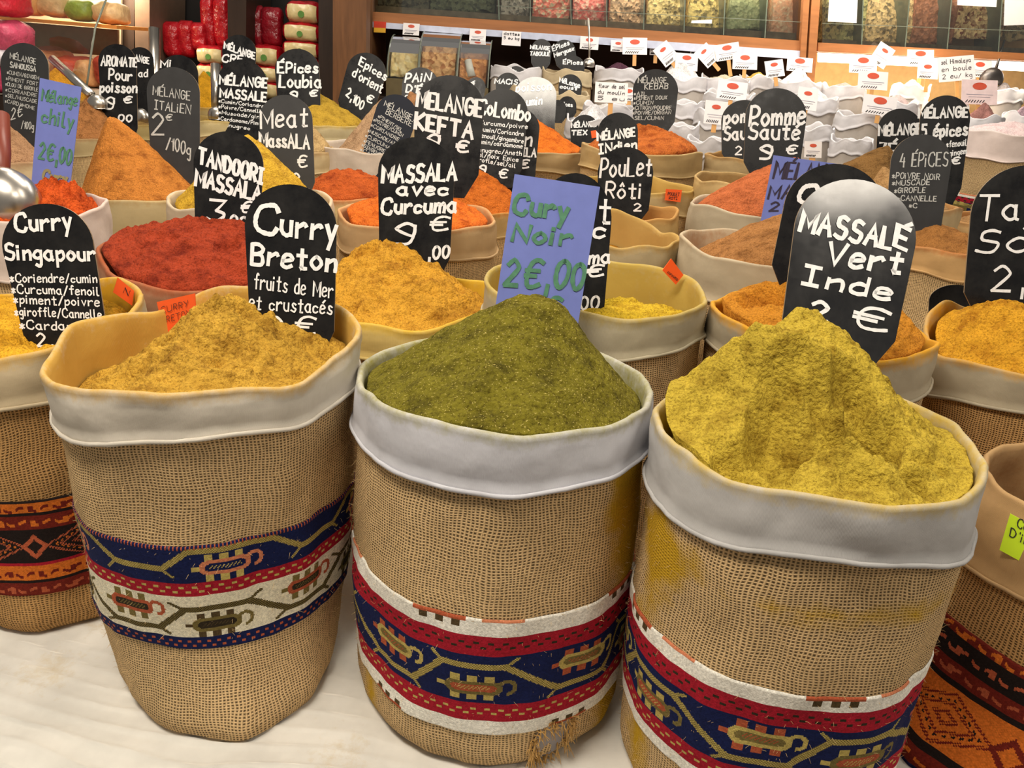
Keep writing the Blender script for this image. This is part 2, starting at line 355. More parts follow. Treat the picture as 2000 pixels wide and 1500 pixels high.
# ------------------------------------------------------------------ sacks
def curve_deg(tab, a):
    """periodic smooth interpolation of [(deg, value)] at angle a (radians)"""
    d = math.degrees(a) % 360; t = sorted(tab); n = len(t)
    if n == 1: return t[0][1]
    for i in range(n):
        a0, v0 = t[i]; a1, v1 = t[(i+1) % n]
        if i == n-1: a1 += 360
        dd = d if d >= a0 else d+360
        if a0 <= dd <= a1:
            k = (dd-a0)/(a1-a0); k = k*k*(3-2*k); return v0+(v1-v0)*k
    return t[0][1]
TABLE_Z = .665
class Sack: pass
SACKS = {}
def sack(key, cx, cy, w, D, label, canvas_c=(196, 190, 180), stain=(190, 150, 50), base=TABLE_Z, cuff=.068, rim=((0, 0),), wav=.004, taper=.97, belly=1.015,
         corner=None, oval=(0, 0), seg=72, depth=None, bmat=None, stain_amt=1.0, seed=1, spill=None, low=None, squash=1.0, group='open burlap sacks of ground spices', inner=.12, wr=.005, body=True):
    d = depth or FPX*D/w; D = D if depth is None else w*depth/FPX
    P = at(cx, cy, d); R = D/2; s = Sack(); s.P, s.R, s.d = P, R, d; s.base = base; s.key = key
    hz = P[2]-base; s.h = hz; rs = random.Random(seed*7+1); ph = [rs.uniform(0, 6.28) for _ in range(6)]
    def rimz(g):
        return hz+curve_deg(rim, g)+wav*(math.sin(3*g+ph[0])+.7*math.sin(5*g+ph[1])+.4*math.sin(9*g+ph[2]))
    def plan(g):
        k = 1+oval[0]*math.cos(2*(g-math.radians(oval[1])))+.010*math.sin(3*g+ph[3])+.006*math.sin(5*g+ph[4]); return s.R*k
    def rad(g, z):
        t = max(0, min(1, z/hz)); prof = taper+(1-taper)*t+(belly-1)*math.sin(math.pi*min(1, t))
        r_ = plan(g)*prof
        if t < .06: r_ *= 1-.06*(1-t/.06)**2
        if corner and t < .35:
            k = (1-t/.35)**2
            for cd, amt, wid in corner:
                da = (math.degrees(g)-cd+180) % 360-180
                r_ *= 1+amt*k*max(0, 1-abs(da)/wid)
        nz = noise.fractal(Vector((math.cos(g)*2.2+seed*3.1, math.sin(g)*2.2, z*7)), 1, 2, 3)
        return r_+wr*nz*1.2
    s.rimz, s.plan, s.rad = rimz, plan, rad
    for it in range(4):   # the rim's width as the photo shows it
        xs = []
        for q in range(48):
            g = 2*math.pi*q/48; z = rimz(g); r_ = rad(g, min(z, hz))+.006
            v = np.array([P[0]+r_*math.cos(g), P[1]+r_*math.sin(g), base+z])-CAM; xs.append(1000+FPX*(v@RT)/(v@FW))
        s.R *= w/(max(xs)-min(xs)); P = P+np.array([(cx-(max(xs)+min(xs))/2)*d/FPX, 0, 0]); s.P = P
    R = s.R
    o = empty('spice_sack', (P[0], P[1], base)); s.o = o; tag(o, label, 'sack', group)
    A = [2*math.pi*i/seg+math.pi/2 for i in range(seg+1)]   # seam at the back; increasing angle runs left to right across the front
    bm_ = bmat or burlap()
    def grid(name, rows, mat, uvrows, stainf=None, bottom=False):
        V = []; n = seg
        for rf in rows:
            for g in A[:-1]: V.append(rf(g))
        Fc = [(i*n+j, i*n+(j+1) % n, (i+1)*n+(j+1) % n, (i+1)*n+j) for i in range(len(rows)-1) for j in range(n)]
        if bottom: Fc.append(tuple(range(n-1, -1, -1)))
        ob = mesh(name, V, Fc, mat, o); me = ob.data
        uvl = me.uv_layers.new(name='UVMap'); uv = []
        for i in range(len(rows)-1):
            for j in range(n):
                for (ii, jj) in ((i, j), (i, j+1), (i+1, j+1), (i+1, j)):
                    uv += [A[jj]*R, uvrows[ii]]
        if bottom: uv += [0, 0]*n
        uvl.data.foreach_set('uv', uv)
        if stainf:
            a = me.attributes.new('stain', 'FLOAT', 'POINT')
            a.data.foreach_set('value', [stainf(i, V[i*n+j], A[j]) for i in range(len(rows)) for j in range(n)])
        return ob
    nb = 30 if body else 6
    def brow(k):
        def f(g):
            z = (rimz(g)-cuff+.012)*k/nb; q = rad(g, z); return (q*math.cos(g), q*math.sin(g), z)
        return f
    grid('burlap_body', [brow(k) for k in range(nb+1)], bm_, [hz*k/nb for k in range(nb+1)],
         (lambda i, v, g: spill(math.degrees(g) % 360, v[2])) if spill else None, True)
    # folded canvas cuff: hem roll, outside, lip, lining
    prof = [(.000, -cuff-.004, .1), (.005, -cuff-.004, .1), (.0072, -cuff, .1), (.0065, -cuff+.005, .08), (.004, -cuff+.010, 0)]
    prof += [(.004+.0015*math.sin(math.pi*k/8), -cuff+.010+(cuff-.016)*k/8, .10+.62*(k/8)**2.2) for k in range(1, 9)]
    prof += [(.0042, -.0025, .74), (.0018, .0002, .8), (-.0012, .0004, .84), (-.0042, -.003, .9), (-.0055, -.010, .9)]
    prof += [(-.006-.005*k/5, -.010-(inner-.010)*k/5, 1) for k in range(1, 6)]
    cw = cuff*.05
    def crow(p):
        def f(g):
            z = rimz(g)+p[1]*(1+.12*math.sin(2*g+ph[5])) ; zz = z
            nz = noise.fractal(Vector((math.cos(g)*3+seed, math.sin(g)*3, p[1]*16)), 1, 2, 3)
            q = rad(g, min(z, hz))+p[0]+nz*.0025
            if p[1] > -.012: q += .0025*math.sin(7*g+ph[1])*(1 if wav > .003 else .3)
            return (q*math.cos(g), q*math.sin(g), zz)
        return f
    cuff_o = grid('folded_cuff', [crow(p) for p in prof], canvas(canvas_c, stain, stain_amt), [p[1]+(.3 if p[0] < 0 else 0) for p in prof], lambda i, v, g: prof[i][2])
    if seg >= 72:   # the sewn roll along the cuff's lower edge
        n = seg; pts = []; mbm = []
        V = []; k_ = 8
        for g in A[:-1]:
            z = rimz(g)-cuff*(1+.12*math.sin(2*g+ph[5])); q = rad(g, min(z, hz))+.0072
            for m_ in range(k_):
                h_ = 2*math.pi*m_/k_; rr_ = q+.0026*math.cos(h_); V.append((rr_*math.cos(g), rr_*math.sin(g), z+.0030*math.sin(h_)))
        Fc = [(i*k_+m_, ((i+1) % n)*k_+m_, ((i+1) % n)*k_+(m_+1) % k_, i*k_+(m_+1) % k_) for i in range(n) for m_ in range(k_)]
        hs = mesh('hem_seam', V, Fc, canvas(tuple(min(255, v+14) for v in canvas_c), stain, stain_amt*.6), cuff_o); hs.data.uv_layers.new(name='UVMap')
    SACKS[key] = s
    return s

# ------------------------------------------------------------------ heaps of powder
def heap(key, apex, off, drop, mat, label, p=1.15, amp=.006, lump=.004, nr=70, nt=150, dents=(), rnd_top=.05, seed=3, name='spice_heap', cat='spice', group='heaps of ground spice', gap=.016, ridge=None, zapex=None, cr=.35):
    s = SACKS[key]; P = s.P
    if zapex is None: a = at(apex[0], apex[1], s.d+off); ax, ay, az = a[0]-P[0], a[1]-P[1], a[2]-s.base
    else: ax, ay, az = apex[0]*s.R, apex[1]*s.R, s.h+zapex
    V = [None]; Fc = []
    def edge(g):
        z = s.rimz(g)-curve_deg(drop, g); q = s.rad(g, min(z, s.h))-gap
        return q*math.cos(g), q*math.sin(g), z
    E = [edge(2*math.pi*j/nt) for j in range(nt)]; so = Vector((seed*13.7, seed*5.1, 0))
    def height(x, y, z, rho, g):
        v = Vector((x, y, 0))
        f = noise.fractal(v*22+so, .9, 2.1, 4); t = noise.turbulence(v*58+so, 3, False)-.5
        k = min(1, (1-rho)*9)
        cell = noise.voronoi(v*46+so)[0]; cr_ = (cell[1]-cell[0])
        z += (amp*f*.75+lump*t*.5)*(.25+.75*k)-lump*cr*max(0, .3-cr_)*1.2*k
        for (dx, dy, rr, dep, st) in dents:
            dd = math.hypot(x-dx*s.R, y-dy*s.R)/(rr*s.R)+.18*noise.noise(v*34+so)
            if dd < 1: z -= dep*min(1, (1-dd)*st)
        if ridge: z += ridge(x/s.R, y/s.R, rho)
        return z
    V[0] = (ax, ay, height(ax, ay, az, 0, 0)-.0)
    for i in range(1, nr+1):
        rho = i/nr
        rr = (math.sqrt(rho*rho+rnd_top*rnd_top)-rnd_top)/(math.sqrt(1+rnd_top*rnd_top)-rnd_top)
        fz = (1-rr)**p
        for j in range(nt):
            ex, ey, ez = E[j]; x = ax+(ex-ax)*rho; y = ay+(ey-ay)*rho
            V.append((x, y, height(x, y, ez+(az-ez)*fz, rho, 0)))
    zb = .012
    KS = 9
    for k in range(1, KS+1):
        for j in range(nt):
            ex, ey, ez = E[j]; z = ez-.03-(ez-.03-zb)*(k-1)/(KS-1)
            g = 2*math.pi*j/nt; q = s.rad(g, z)*.95-max(gap, .014)
            V.append((q*math.cos(g), q*math.sin(g), z))
    for j in range(nt): Fc.append((0, 1+j, 1+(j+1) % nt))
    for i in range(nr+KS-1):
        for j in range(nt):
            a0 = 1+i*nt; b0 = a0+nt; Fc.append((a0+j, b0+j, b0+(j+1) % nt, a0+(j+1) % nt))
    Fc.append(tuple(1+(nr+KS-1)*nt+j for j in range(nt-1, -1, -1)))
    ob = mesh(name, V, Fc, mat); ob.location = (float(P[0]), float(P[1]), s.base)
    tag(ob, label, cat, group); s.heap = ob
    return ob

# ------------------------------------------------------------------ woven trims, drawn thread by thread
PAL = dict(navy=(24, 32, 74), navy2=(36, 46, 92), red=(164, 30, 46), red2=(172, 40, 52), cream=(230, 222, 196), white=(238, 234, 222), gold=(190, 170, 96), olive=(120, 106, 60),
           dark=(52, 44, 32), brown=(84, 68, 44), rust=(176, 88, 58), salmon=(206, 128, 92), orange=(208, 110, 40), maroon=(112, 36, 26), black=(34, 26, 24), tan=(196, 150, 80))
PK = list(PAL); PI = {k: i for i, k in enumerate(PK)}
def seg_mask(sh, a, b, wd):
    y, x = np.mgrid[0:sh[0], 0:sh[1]]; a = np.array(a, float); b = np.array(b, float); d = b-a; L = max(1e-6, d@d)
    t = np.clip(((x-a[0])*d[0]+(y-a[1])*d[1])/L, 0, 1); return np.hypot(x-a[0]-t*d[0], y-a[1]-t*d[1]) < wd
def motif(T, cx, cy, s, out, inn, tooth, hook, flip=1):
    """toothed bean with a stem at one end and a hook at the other"""
    y, x = np.mgrid[0:T.shape[0], 0:T.shape[1]]; X = (x-cx)/s*flip; Y = (y-cy)/s
    for tx in (-13, -1, 11):
        for sg in (-1, 1): T[(abs(X-tx) < 3.4) & (sg*Y > 0) & (sg*Y < 12.5)] = PI[tooth]
    T[(abs(Y) < 2) & (X > -27) & (X < -17)] = PI[tooth]
    dx = np.maximum(abs(X)-14, 0); dd = np.hypot(dx, Y*1.05)
    T[dd < 7] = PI[out]; T[(np.hypot(np.maximum(abs(X)-12, 0), Y*1.3) < 4.6)] = PI[inn]
    m = (np.hypot(np.maximum(abs(X)-10, 0), Y*1.6) < 3) & (((x+y) % 3) == 0); T[m] = PI[tooth]
    hx, hy = X-24, Y+1; rr = np.hypot(hx, hy); T[(abs(rr-6) < 1.6) & ((hy < 2) | (hx > 0))] = PI[hook]
def vine(T, P, pts, wd, c1, c2, twigs):
    y, x = np.mgrid[0:T.shape[0], 0:T.shape[1]]; m = np.zeros(T.shape, bool)
    for sh in (-P, 0, P):
        for a, b in zip(pts[:-1], pts[1:]): m |= seg_mask(T.shape, (a[0]+sh, a[1]), (b[0]+sh, b[1]), wd)
        for a, b in twigs: m |= seg_mask(T.shape, (a[0]+sh, a[1]), (b[0]+sh, b[1]), wd*.5)
    T[m] = np.where(((x+y) % 2)[m] == 0, PI[c1], PI[c2])
def checks(T, r0_, r1, c, per=8):
    n = r1-r0_
    for x in range(T.shape[1]):
        k = (x//(per//2)) % 2; a = r0_+n//2-(3 if k else -1); T[a:a+2, x] = PI[c] if x % (per//2) else T[a, x]
def trim_navy(n, hgt, edge='teeth'):
    P = 150; T = np.zeros((hgt, P), int); f = hgt/116
    a = [int(round(v*f)) for v in (0, 15, 34, 82, 101, 116)]
    T[a[0]:a[1]] = PI['white']; T[a[1]:a[2]] = PI['red']; T[a[2]:a[3]] = PI['navy']; T[a[3]:a[4]] = PI['red']; T[a[4]:] = PI['white']
    checks(T, a[1], a[2], 'dark', 10); checks(T, a[3], a[4], 'gold', 10)
    S = T[a[2]:a[3]]; h = S.shape[0]
    vine(S, P, [(-22, h*.2), (20, h*.82), (60, h*.82), (84, h*.2), (128, h*.2), (170, h*.82), (210, h*.82)], 2.6, 'gold', 'olive', [((84, h*.2), (77, h*.05)), ((20, h*.82), (12, h*.95)), ((128, h*.2), (137, h*.06)), ((60, h*.82), (66, h*.95))])
    motif(S, 39, h*.34, .98, 'gold', 'olive', 'rust', 'gold'); motif(S, 107, h*.66, .98, 'olive', 'rust', 'gold', 'olive')
    for x in range(P):
        if 60 < x < 100: T[a[0]:a[0]+3, x] = PI['rust']; T[a[0]+3:a[0]+8, x] = PI['brown'] if (x//6) % 2 else T[a[0]+5, x]
        if 110 < x < 140: T[a[0]:a[0]+2, x] = PI['salmon']
        if 15 < x < 50: T[-3:, x] = PI['rust']; T[-7:-3, x] = PI['brown'] if (x//6) % 2 else T[-6, x]
    return T
def trim_cream(n, hgt):
    P = 150; T = np.zeros((hgt, P), int); f = hgt/140
    a = [int(round(v*f)) for v in (0, 46, 64, 122, 140)]
    T[a[0]:a[1]] = PI['navy']; T[a[1]:a[2]] = PI['red']; T[a[2]:a[3]] = PI['cream']; T[a[3]:] = PI['navy']
    checks(T, a[1], a[2], 'gold', 10); checks(T, a[3], a[4], 'rust', 8)
    S = T[a[0]:a[1]]; h = S.shape[0]
    vine(S, P, [(-30, 4), (0, 4), (24, h*.6), (64, h*.6), (84, 4), (150, 4), (174, h*.6)], 2.4, 'gold', 'olive', [((24, h*.6), (16, h*.85)), ((64, h*.6), (72, h*.8))])
    motif(S, 112, h*.6, .95, 'salmon', 'navy', 'gold', 'salmon'); T[0:3, ::3] = PI['rust']
    S = T[a[2]:a[3]]; h = S.shape[0]
    vine(S, P, [(-22, h*.30), (14, h*.8), (54, h*.8), (78, h*.30), (128, h*.30), (164, h*.8)], 2.8, 'dark', 'olive', [((78, h*.30), (66, h*.16)), ((14, h*.8), (2, h*.94)), ((128, h*.30), (139, h*.14)), ((54, h*.8), (62, h*.92))])
    motif(S, 32, h*.34, .95, 'rust', 'dark', 'olive', 'rust'); motif(S, 102, h*.70, .95, 'olive', 'dark', 'brown', 'olive')
    return T
def trim_orange(n, hgt, big=False):
    P = 72; T = np.zeros((hgt, P), int); y, x = np.mgrid[0:hgt, 0:P]
    def band(f0, f1, c): T[int(hgt*f0):int(hgt*f1)] = PI[c]
    if not big:
        for f0, f1, c in ((0, .03, 'black'), (.03, .13, 'orange'), (.13, .16, 'black'), (.16, .3, 'maroon'), (.3, .64, 'black'), (.64, .68, 'red'), (.68, .83, 'orange'), (.83, .86, 'black'), (.86, 1.01, 'maroon')): band(f0, f1, c)
        cy = hgt*.47; hh = hgt*.17; spots = ((.23, 'orange'), (.76, 'maroon'), (.08, 'maroon'), (.93, 'rust'))
    else:
        for f0, f1, c in ((0, .06, 'maroon'), (.06, .2, 'black'), (.2, .3, 'maroon'), (.3, .34, 'black'), (.34, .66, 'orange'), (.66, .7, 'black'), (.7, .8, 'maroon'), (.8, .95, 'navy'), (.95, 1.01, 'maroon')): band(f0, f1, c)
        cy = hgt*.5; hh = hgt*.15; spots = ((.13, 'rust'), (.25, 'rust'), (.75, 'orange'), (.87, 'maroon'), (.03, 'orange'))
    d = abs(x-P/2)/30+abs(y-cy)/hh; c1, c2 = ('rust', 'orange') if not big else ('maroon', 'black')
    for lo, hi in ((.86, 1.0), (.5, .62), (.14, .3)): T[(d > lo) & (d < hi) & (((x+y) % 3) > 0)] = PI[c1]
    T[(d > .66) & (d < .74) & ((x % 4) < 2)] = PI[c2]
    e = (P/2-abs(x-P/2))/12+abs(y-cy)/(hh*.8); T[(e < .9) & (e > .5)] = PI[c1]
    for fy, c in spots:
        T[(abs(y-hgt*fy-2*np.sin(x*.35)) < 1.5) & ((x % 9) < 6)] = PI[c]
        T[(abs(y-hgt*fy) < 3.2) & ((x % 24) < 4)] = PI[c]
    return T
def trim(key, z0, z1, fn, shift, name='woven_band', cs=.0017):
    """z0..z1 above the sack's base; the cloth strip follows the burlap"""
    s = SACKS[key]; nz = int(round((z1(0)-z0(0))/cs)) if callable(z0) else int(round((z1-z0)/cs)); n = int(2*math.pi*s.R/cs)
    T = fn(n, nz); V = []; Fc = []; Cc = []; pal = np.array([lin(PAL[k]) for k in PK])
    lo, hi = math.radians(150), math.radians(390)   # the side the room sees, thread by thread
    js = [j for j in range(n+1)]
    A = [math.pi/2+2*math.pi*j/n for j in js]
    Z0 = z0 if callable(z0) else (lambda g: z0); Z1 = z1 if callable(z1) else (lambda g: z1)
    for i in range(nz+1):
        for g in A[:-1]:
            a0, a1 = Z0(g), Z1(g); z = a1+(a0-a1)*i/nz; k = .0022 if 0 < i < nz else .0004
            q = s.rad(g, z)+k; V.append((q*math.cos(g), q*math.sin(g), z))
    rr = np.random.RandomState(5)
    for i in range(nz):
        for j in range(n):
            Fc.append((i*n+j, (i+1)*n+j, (i+1)*n+(j+1) % n, i*n+(j+1) % n))
    ii, jj = np.mgrid[0:nz, 0:n]; P = T.shape[1]
    colr = pal[T[ii, (jj+shift) % P]]*(1+.10*(((ii+jj) % 2)-.5))[..., None]*(1+.06*rr.randn(nz, n))[..., None]
    colr = np.clip(colr, .002, 1).reshape(-1, 3)
    ob = mesh(name, V, Fc, M_band, s.o); me = ob.data
    at_ = me.color_attributes.new('weave', 'FLOAT_COLOR', 'CORNER')
    c4 = np.ones((len(Fc), 4, 4), np.float32); c4[:, :, :3] = colr[:, None, :]
    at_.data.foreach_set('color', c4.ravel()); return ob
def front_z(s, x, y):
    """height above the sack's base of the point of its front seen at pixel x, y"""
    q = atY(x, y, s.P[1]-s.R*.98); return q[2]-s.base
# ------------------------------------------------------------------ tables
M_cloth = simple('table_cloth', (232, 226, 206), .85, var=.08, scale=9)
M_cloth2 = canvas((240, 237, 228), (206, 176, 104), 1.0)
mb = MB(); mb.box((-2.3, .62, 0), (1.95, 3.26, TABLE_Z-.03)); mb.box((-2.3, 3.26, 0), (-.2, 4.25, TABLE_Z-.03))
tb = mb.build('display_table', M_dark); tag(tb, 'long low display table under the white cloth, carrying the burlap sacks', 'table')
def cloth():
    V = []; Fc = []; ny, nx = 230, 260; X0, X1 = -2.32, 1.97
    def pt(u, t):
        x = X0+(X1-X0)*u; ye = 4.25 if x < -.18 else 3.28; y = ye-(ye-1.3)*t/.2 if t < .2 else 1.3-.7*min(1, (t-.2)/.7)
        z = TABLE_Z-.004
        if t > .9: k = (t-.9)/.1; z -= .45*k; y -= .012+.03*math.sin(x*16)*k
        # soft pleats running along the front edge
        fr = max(0, 1-max(0, y-.62)/.55); fx = max(0, min(1, (-x-.02)/.35))
        q = (y+.16*x+.02*math.sin(x*9)+.02*noise.noise(Vector((x*4, y*4, 1))))/.034; cr = abs(math.sin(q*math.pi))
        z += .011*fr*fx*(1-cr)**3
        z += .022*fr*fx*noise.fractal(Vector((x*5+y*3, y*9-x*2, 2)), 1, 2, 3)*max(0, min(1, (1.0-y)/.2))
        return (x, y, min(z, TABLE_Z+.012) if y > .85 else z)
    for i in range(ny+1):
        t = i/ny
        for j in range(nx+1):
            u = j/nx; V.append(pt(u, t))
    for i in range(ny):
        for j in range(nx): a = i*(nx+1)+j; Fc.append((a, a+1, a+nx+2, a+nx+1))
    ob = mesh('tablecloth', V, Fc, M_cloth2)
    st = ob.data.attributes.new('stain', 'FLOAT', 'POINT')
    vals = []
    for (x, y, z) in V:
        d = min(math.hypot(x+.66, y-.98), math.hypot(x+.2, y-.86), math.hypot(x+.62, y-1.1))
        vals.append(max(0, .56-3.0*d))
    st.data.foreach_set('value', vals); ob.data.uv_layers.new(name='UVMap')
    return ob
tag(cloth(), 'creased white tablecloth with pleat lines under the front sacks', 'tablecloth')

# ------------------------------------------------------------------ the front row
YEL = (206, 158, 52)
S1 = sack('S1', 391, 664, 626, .43, 'big burlap sack with navy, red and cream woven band, under the Curry Breton sign', (204, 196, 182), (196, 156, 74), rim=((0, .016), (60, .026), (100, .026), (138, -.010), (180, .0), (225, -.012), (270, .0), (315, -.004)),
          wav=.0035, taper=.83, belly=1.03, corner=[(294, .42, 64)], seg=144, stain_amt=1.0, seed=2, cuff=.062, oval=(.02, 20))
S2 = sack('S2', 986, 742, 586, .40, 'middle front burlap sack with a full navy and red woven band and a torn corner', (200, 200, 206), (150, 142, 60), rim=((0, .0), (90, 0), (180, .0), (270, .014)),
          wav=.0022, taper=1.02, belly=1.03, seg=144, stain_amt=.85, seed=5, cuff=.068,
          spill=lambda g, z: max(0, 1.05-abs(g-332)/30)*(.95 if z > .33 else .62)+max(0, .6-abs(g-212)/26)*(.9 if z < .12 else 0))
S3 = sack('S3', 1603, 840, 660, .40, 'right front burlap sack with navy woven band, under the Massalé Vert sign', (184, 182, 180), (190, 162, 70), rim=((0, .006), (90, 0), (180, 0), (270, .0)),
          wav=.003, taper=.97, belly=1.03, seg=144, stain_amt=.9, seed=8, cuff=.074, spill=lambda g, z: max(0, .42-abs(g-200)/60)+max(0, .36-abs(z-.36)/.12)+.06, oval=(.01, 60))
S0 = sack('S0', 28, 640, 510, .405, 'burlap sack with orange and maroon band cut by the left edge, under Curry Singapour', (190, 172, 140), (206, 156, 40), wav=.003, taper=1.0, belly=1.04, seg=120, seed=11, rim=((0, .045), (60, .045), (110, .015), (270, .0)),
          cuff=.068, bmat=burlap((182, 142, 92)), stain_amt=.95)
S4 = sack('S4', 2190, 975, 545, .375, 'burlap sack of brown powder at the right edge, with a lime tag', (176, 142, 98), (150, 106, 60), wav=.003, rim=((180, .012), (220, .0), (0, 0)), taper=1.38, belly=1.06, corner=[(205, .3, 60)], seg=120, seed=14, cuff=.10, stain_amt=.5, bmat=burlap((182, 142, 92)))
GOLD = powder((190, 148, 56), (134, 94, 30)); OLV = powder((110, 102, 30), (66, 60, 16), (176, 160, 90), 1.5); LIMEY = powder((188, 162, 58), (132, 104, 28))
heap('S1', (437, 578), .0, ((0, .034), (45, .05), (110, .06), (180, .075), (225, .035), (270, .003), (320, .008)), GOLD, 'heap of mustard yellow curry powder in the front left sack', p=1.22, amp=.016, lump=.014, gap=.011, nr=110, nt=230, seed=2, rnd_top=.12,
     dents=((-.28, -.05, .2, .018, 2.2), (.22, .1, .18, .014, 2), (.3, -.45, .2, .012, 2), (-.35, -.5, .18, .014, 2)), cr=.5)
heap('S2', (1058, 572), .0, ((0, .02), (40, .03), (90, .03), (150, .012), (180, .010), (270, .002), (320, .008)), OLV, 'heap of olive green curry powder in the middle front sack', p=.98, amp=.007, lump=.006, gap=.010, nr=120, nt=240, seed=4, rnd_top=.22, cr=.2,
     dents=((-.55, .60, .2, .045, 2.5), (.62, .1, .3, .006, 2)))
def ridge3(x, y, rho):
    k = 0
    dd = abs((x+.62)*.55+(y-.16)*.83+.1*math.sin(4*x)); 
    k += .062*max(0, 1-dd/.28)*min(1, rho*2.2)*(1-.5*rho)*max(0, min(1, (.05-x)*5))
    # scooped bowl below the peak and the ledge in front of it
    d = abs(y+.60+.10*x+.05*math.sin(9*x)); k += .014*max(0, 1-d/.13)*max(0, min(1, (x+.4)*5))*max(0, min(1, (.7-x)*5))
    return k
heap('S3', (1583, 598), .03, ((0, .006), (45, .03), (90, .05), (150, .002), (180, -.004), (270, .004), (320, .01)), LIMEY, 'tall scooped heap of greenish yellow masala in the right front sack', p=1.4, amp=.013, lump=.013, gap=.008, nr=130, nt=250, seed=6, rnd_top=.24,
     dents=((-.20, -.30, .34, .068, 2.4), (.17, -.42, .24, .056, 3), (.34, -.30, .14, .018, 2.4), (.14, -.10, .17, .044, 2.4), (-.52, -.60, .26, .034, 2.6), (.36, -.70, .09, .03, 2.4)), ridge=ridge3, cr=.4)
TURM = powder((216, 162, 44), (172, 116, 22))
heap('S0', (70, 645), .0, ((0, .06), (60, .04), (90, .02), (130, .0), (180, .02), (250, .012), (270, .006), (310, .02)), TURM, 'deep yellow curry powder in the sack at the left edge', p=1.0, zapex=None, amp=.012, lump=.008, nr=70, nt=160, seed=8, rnd_top=.3, dents=((.25, .1, .5, .03, 1.5),))
heap('S4', (.0, .1), 0, ((0, .10), (180, .11), (270, .10)), powder((128, 82, 46), (90, 54, 28)), 'brown powder deep in the sack at the right edge', zapex=-.05, nr=50, nt=110, seed=9, amp=.008)

def hem(s, px): return None
# woven bands (heights above the base measured on each sack's front)
def band_z(s, y, x=None): return front_z(s, x if x is not None else 1000, y)
trim('S1', front_z(S1, 440, 1288), front_z(S1, 440, 1078), trim_cream, 20)
trim('S2', front_z(S2, 960, 1422), front_z(S2, 960, 1195), trim_navy, 60)
trim('S3', front_z(S3, 1500, 1570), front_z(S3, 1550, 1352), trim_navy, 36)
trim('S0', front_z(S0, 50, 1160), front_z(S0, 50, 978), trim_orange, 10)
trim('S4', front_z(S4, 2150, 1610), front_z(S4, 2150, 1330), lambda n, h: trim_orange(n, h, True), 0)

# torn corner of the middle sack: grey lining and loose fibres
def torn():
    s = S2; V = []; Fc = []; g0 = math.radians(297); z0 = front_z(s, 1120, 1462); rs = random.Random(4)
    n = 22; ring = []
    for i in range(n):
        a = 2*math.pi*i/n; k = 1+.18*math.sin(3*a+1)+rs.uniform(-.08, .08)
        ring.append((g0+.145*k*math.cos(a), z0+.03*k*math.sin(a)+.010*math.cos(a)))
    for g, z in [(g0, z0)]+ring:
        q = s.rad(g, z)+.0015; V.append((q*math.cos(g), q*math.sin(g), z))
    Fc = [(0, 1+i, 1+(i+1) % n) for i in range(n)]
    p = mesh('torn_hole', V, Fc, simple('grey_lining', (150, 144, 144), .8), s.o); p['label'] = 'grey lining showing through the torn burlap'
    mb = MB()
    for i in range(170):
        g, z = ring[rs.randrange(n)]; g += rs.uniform(-.03, .03); z += rs.uniform(-.004, .004)
        q = s.rad(g, z)+.001; b = np.array((q*math.cos(g), q*math.sin(g), z)); 
        dg = rs.uniform(-.05, .05); dz = rs.uniform(-.028, .012); q2 = s.rad(g+dg, z)+rs.uniform(.003, .016); e = np.array((q2*math.cos(g+dg), q2*math.sin(g+dg), z+dz))
        mb.tube([b, (b+e)/2+np.array((rs.uniform(-.003, .003),)*3), e], [.0007, .0006, .0003], 4)
    f = mb.build('frayed_fibres', simple('burlap_fibre', (186, 146, 84), .9), s.o)
torn()
def fuzz(s, n, seed, g0, g1):
    rs = random.Random(seed); mb = MB()
    for i in range(n):
        g = math.radians(rs.uniform(g0, g1)); z = rs.uniform(.03, s.h-.11); q = s.rad(g, z)
        b = np.array((q*math.cos(g), q*math.sin(g), z)); L = rs.uniform(.003, .011); t = rs.uniform(-1, 1); u = rs.uniform(-1, 1)
        e = b+np.array((math.cos(g), math.sin(g), 0))*L*.7+np.array((-math.sin(g)*t, math.cos(g)*t, u))*L*.7; m_ = (b+e)/2+np.array((0, 0, rs.uniform(-.002, .002)))
        mb.tube([b, m_, e], [.00028, .00022, .00012], 3)
    o = mb.build('loose_fibres', simple('jute_fibre', (206, 176, 124), .9), s.o); o['kind'] = 'stuff'
fuzz(S2, 900, 1, 150, 390); fuzz(S3, 900, 2, 150, 390); fuzz(S1, 700, 3, 150, 390)

# ------------------------------------------------------------------ the rows behind
TAN = (186, 164, 128)
sack('tandoori', 395, 496, 425, .42, 'sack of brick red powder behind the front left sack', (166, 124, 96), (160, 84, 50), rim=((270, -.016), (180, .012), (90, .01)), wav=.004, seed=21, seg=96)
heap('tandoori', (440, 434), .0, ((0, -.005), (90, -.01), (160, -.02), (200, -.006), (270, .004)), powder((160, 62, 36), (112, 36, 22)), 'broad heap of brick red tandoori powder', p=.62, amp=.012, lump=.012, gap=.008, nr=80, nt=170, seed=22, rnd_top=.4, cr=.5, dents=((.35, -.35, .15, .014, 2.5), (-.25, -.3, .12, .01, 2.5)))
sack('curcuma', 770, 578, 412, .40, 'sack of bright yellow powder between the Curry Breton and blue signs', (206, 180, 110), (206, 166, 50), seed=24, seg=96, rim=((0, .012), (90, 0), (180, 0), (270, 0)))
heap('curcuma', (742, 466), .02, ((0, .02), (60, .04), (180, .01), (270, .006)), powder((204, 150, 50), (154, 102, 28)), 'tall crumbly heap of bright yellow turmeric masala', p=1.0, amp=.014, lump=.012, nr=90, nt=180, seed=25, rnd_top=.3, cr=.6, dents=((-.3, .1, .14, .016, 2.5),))
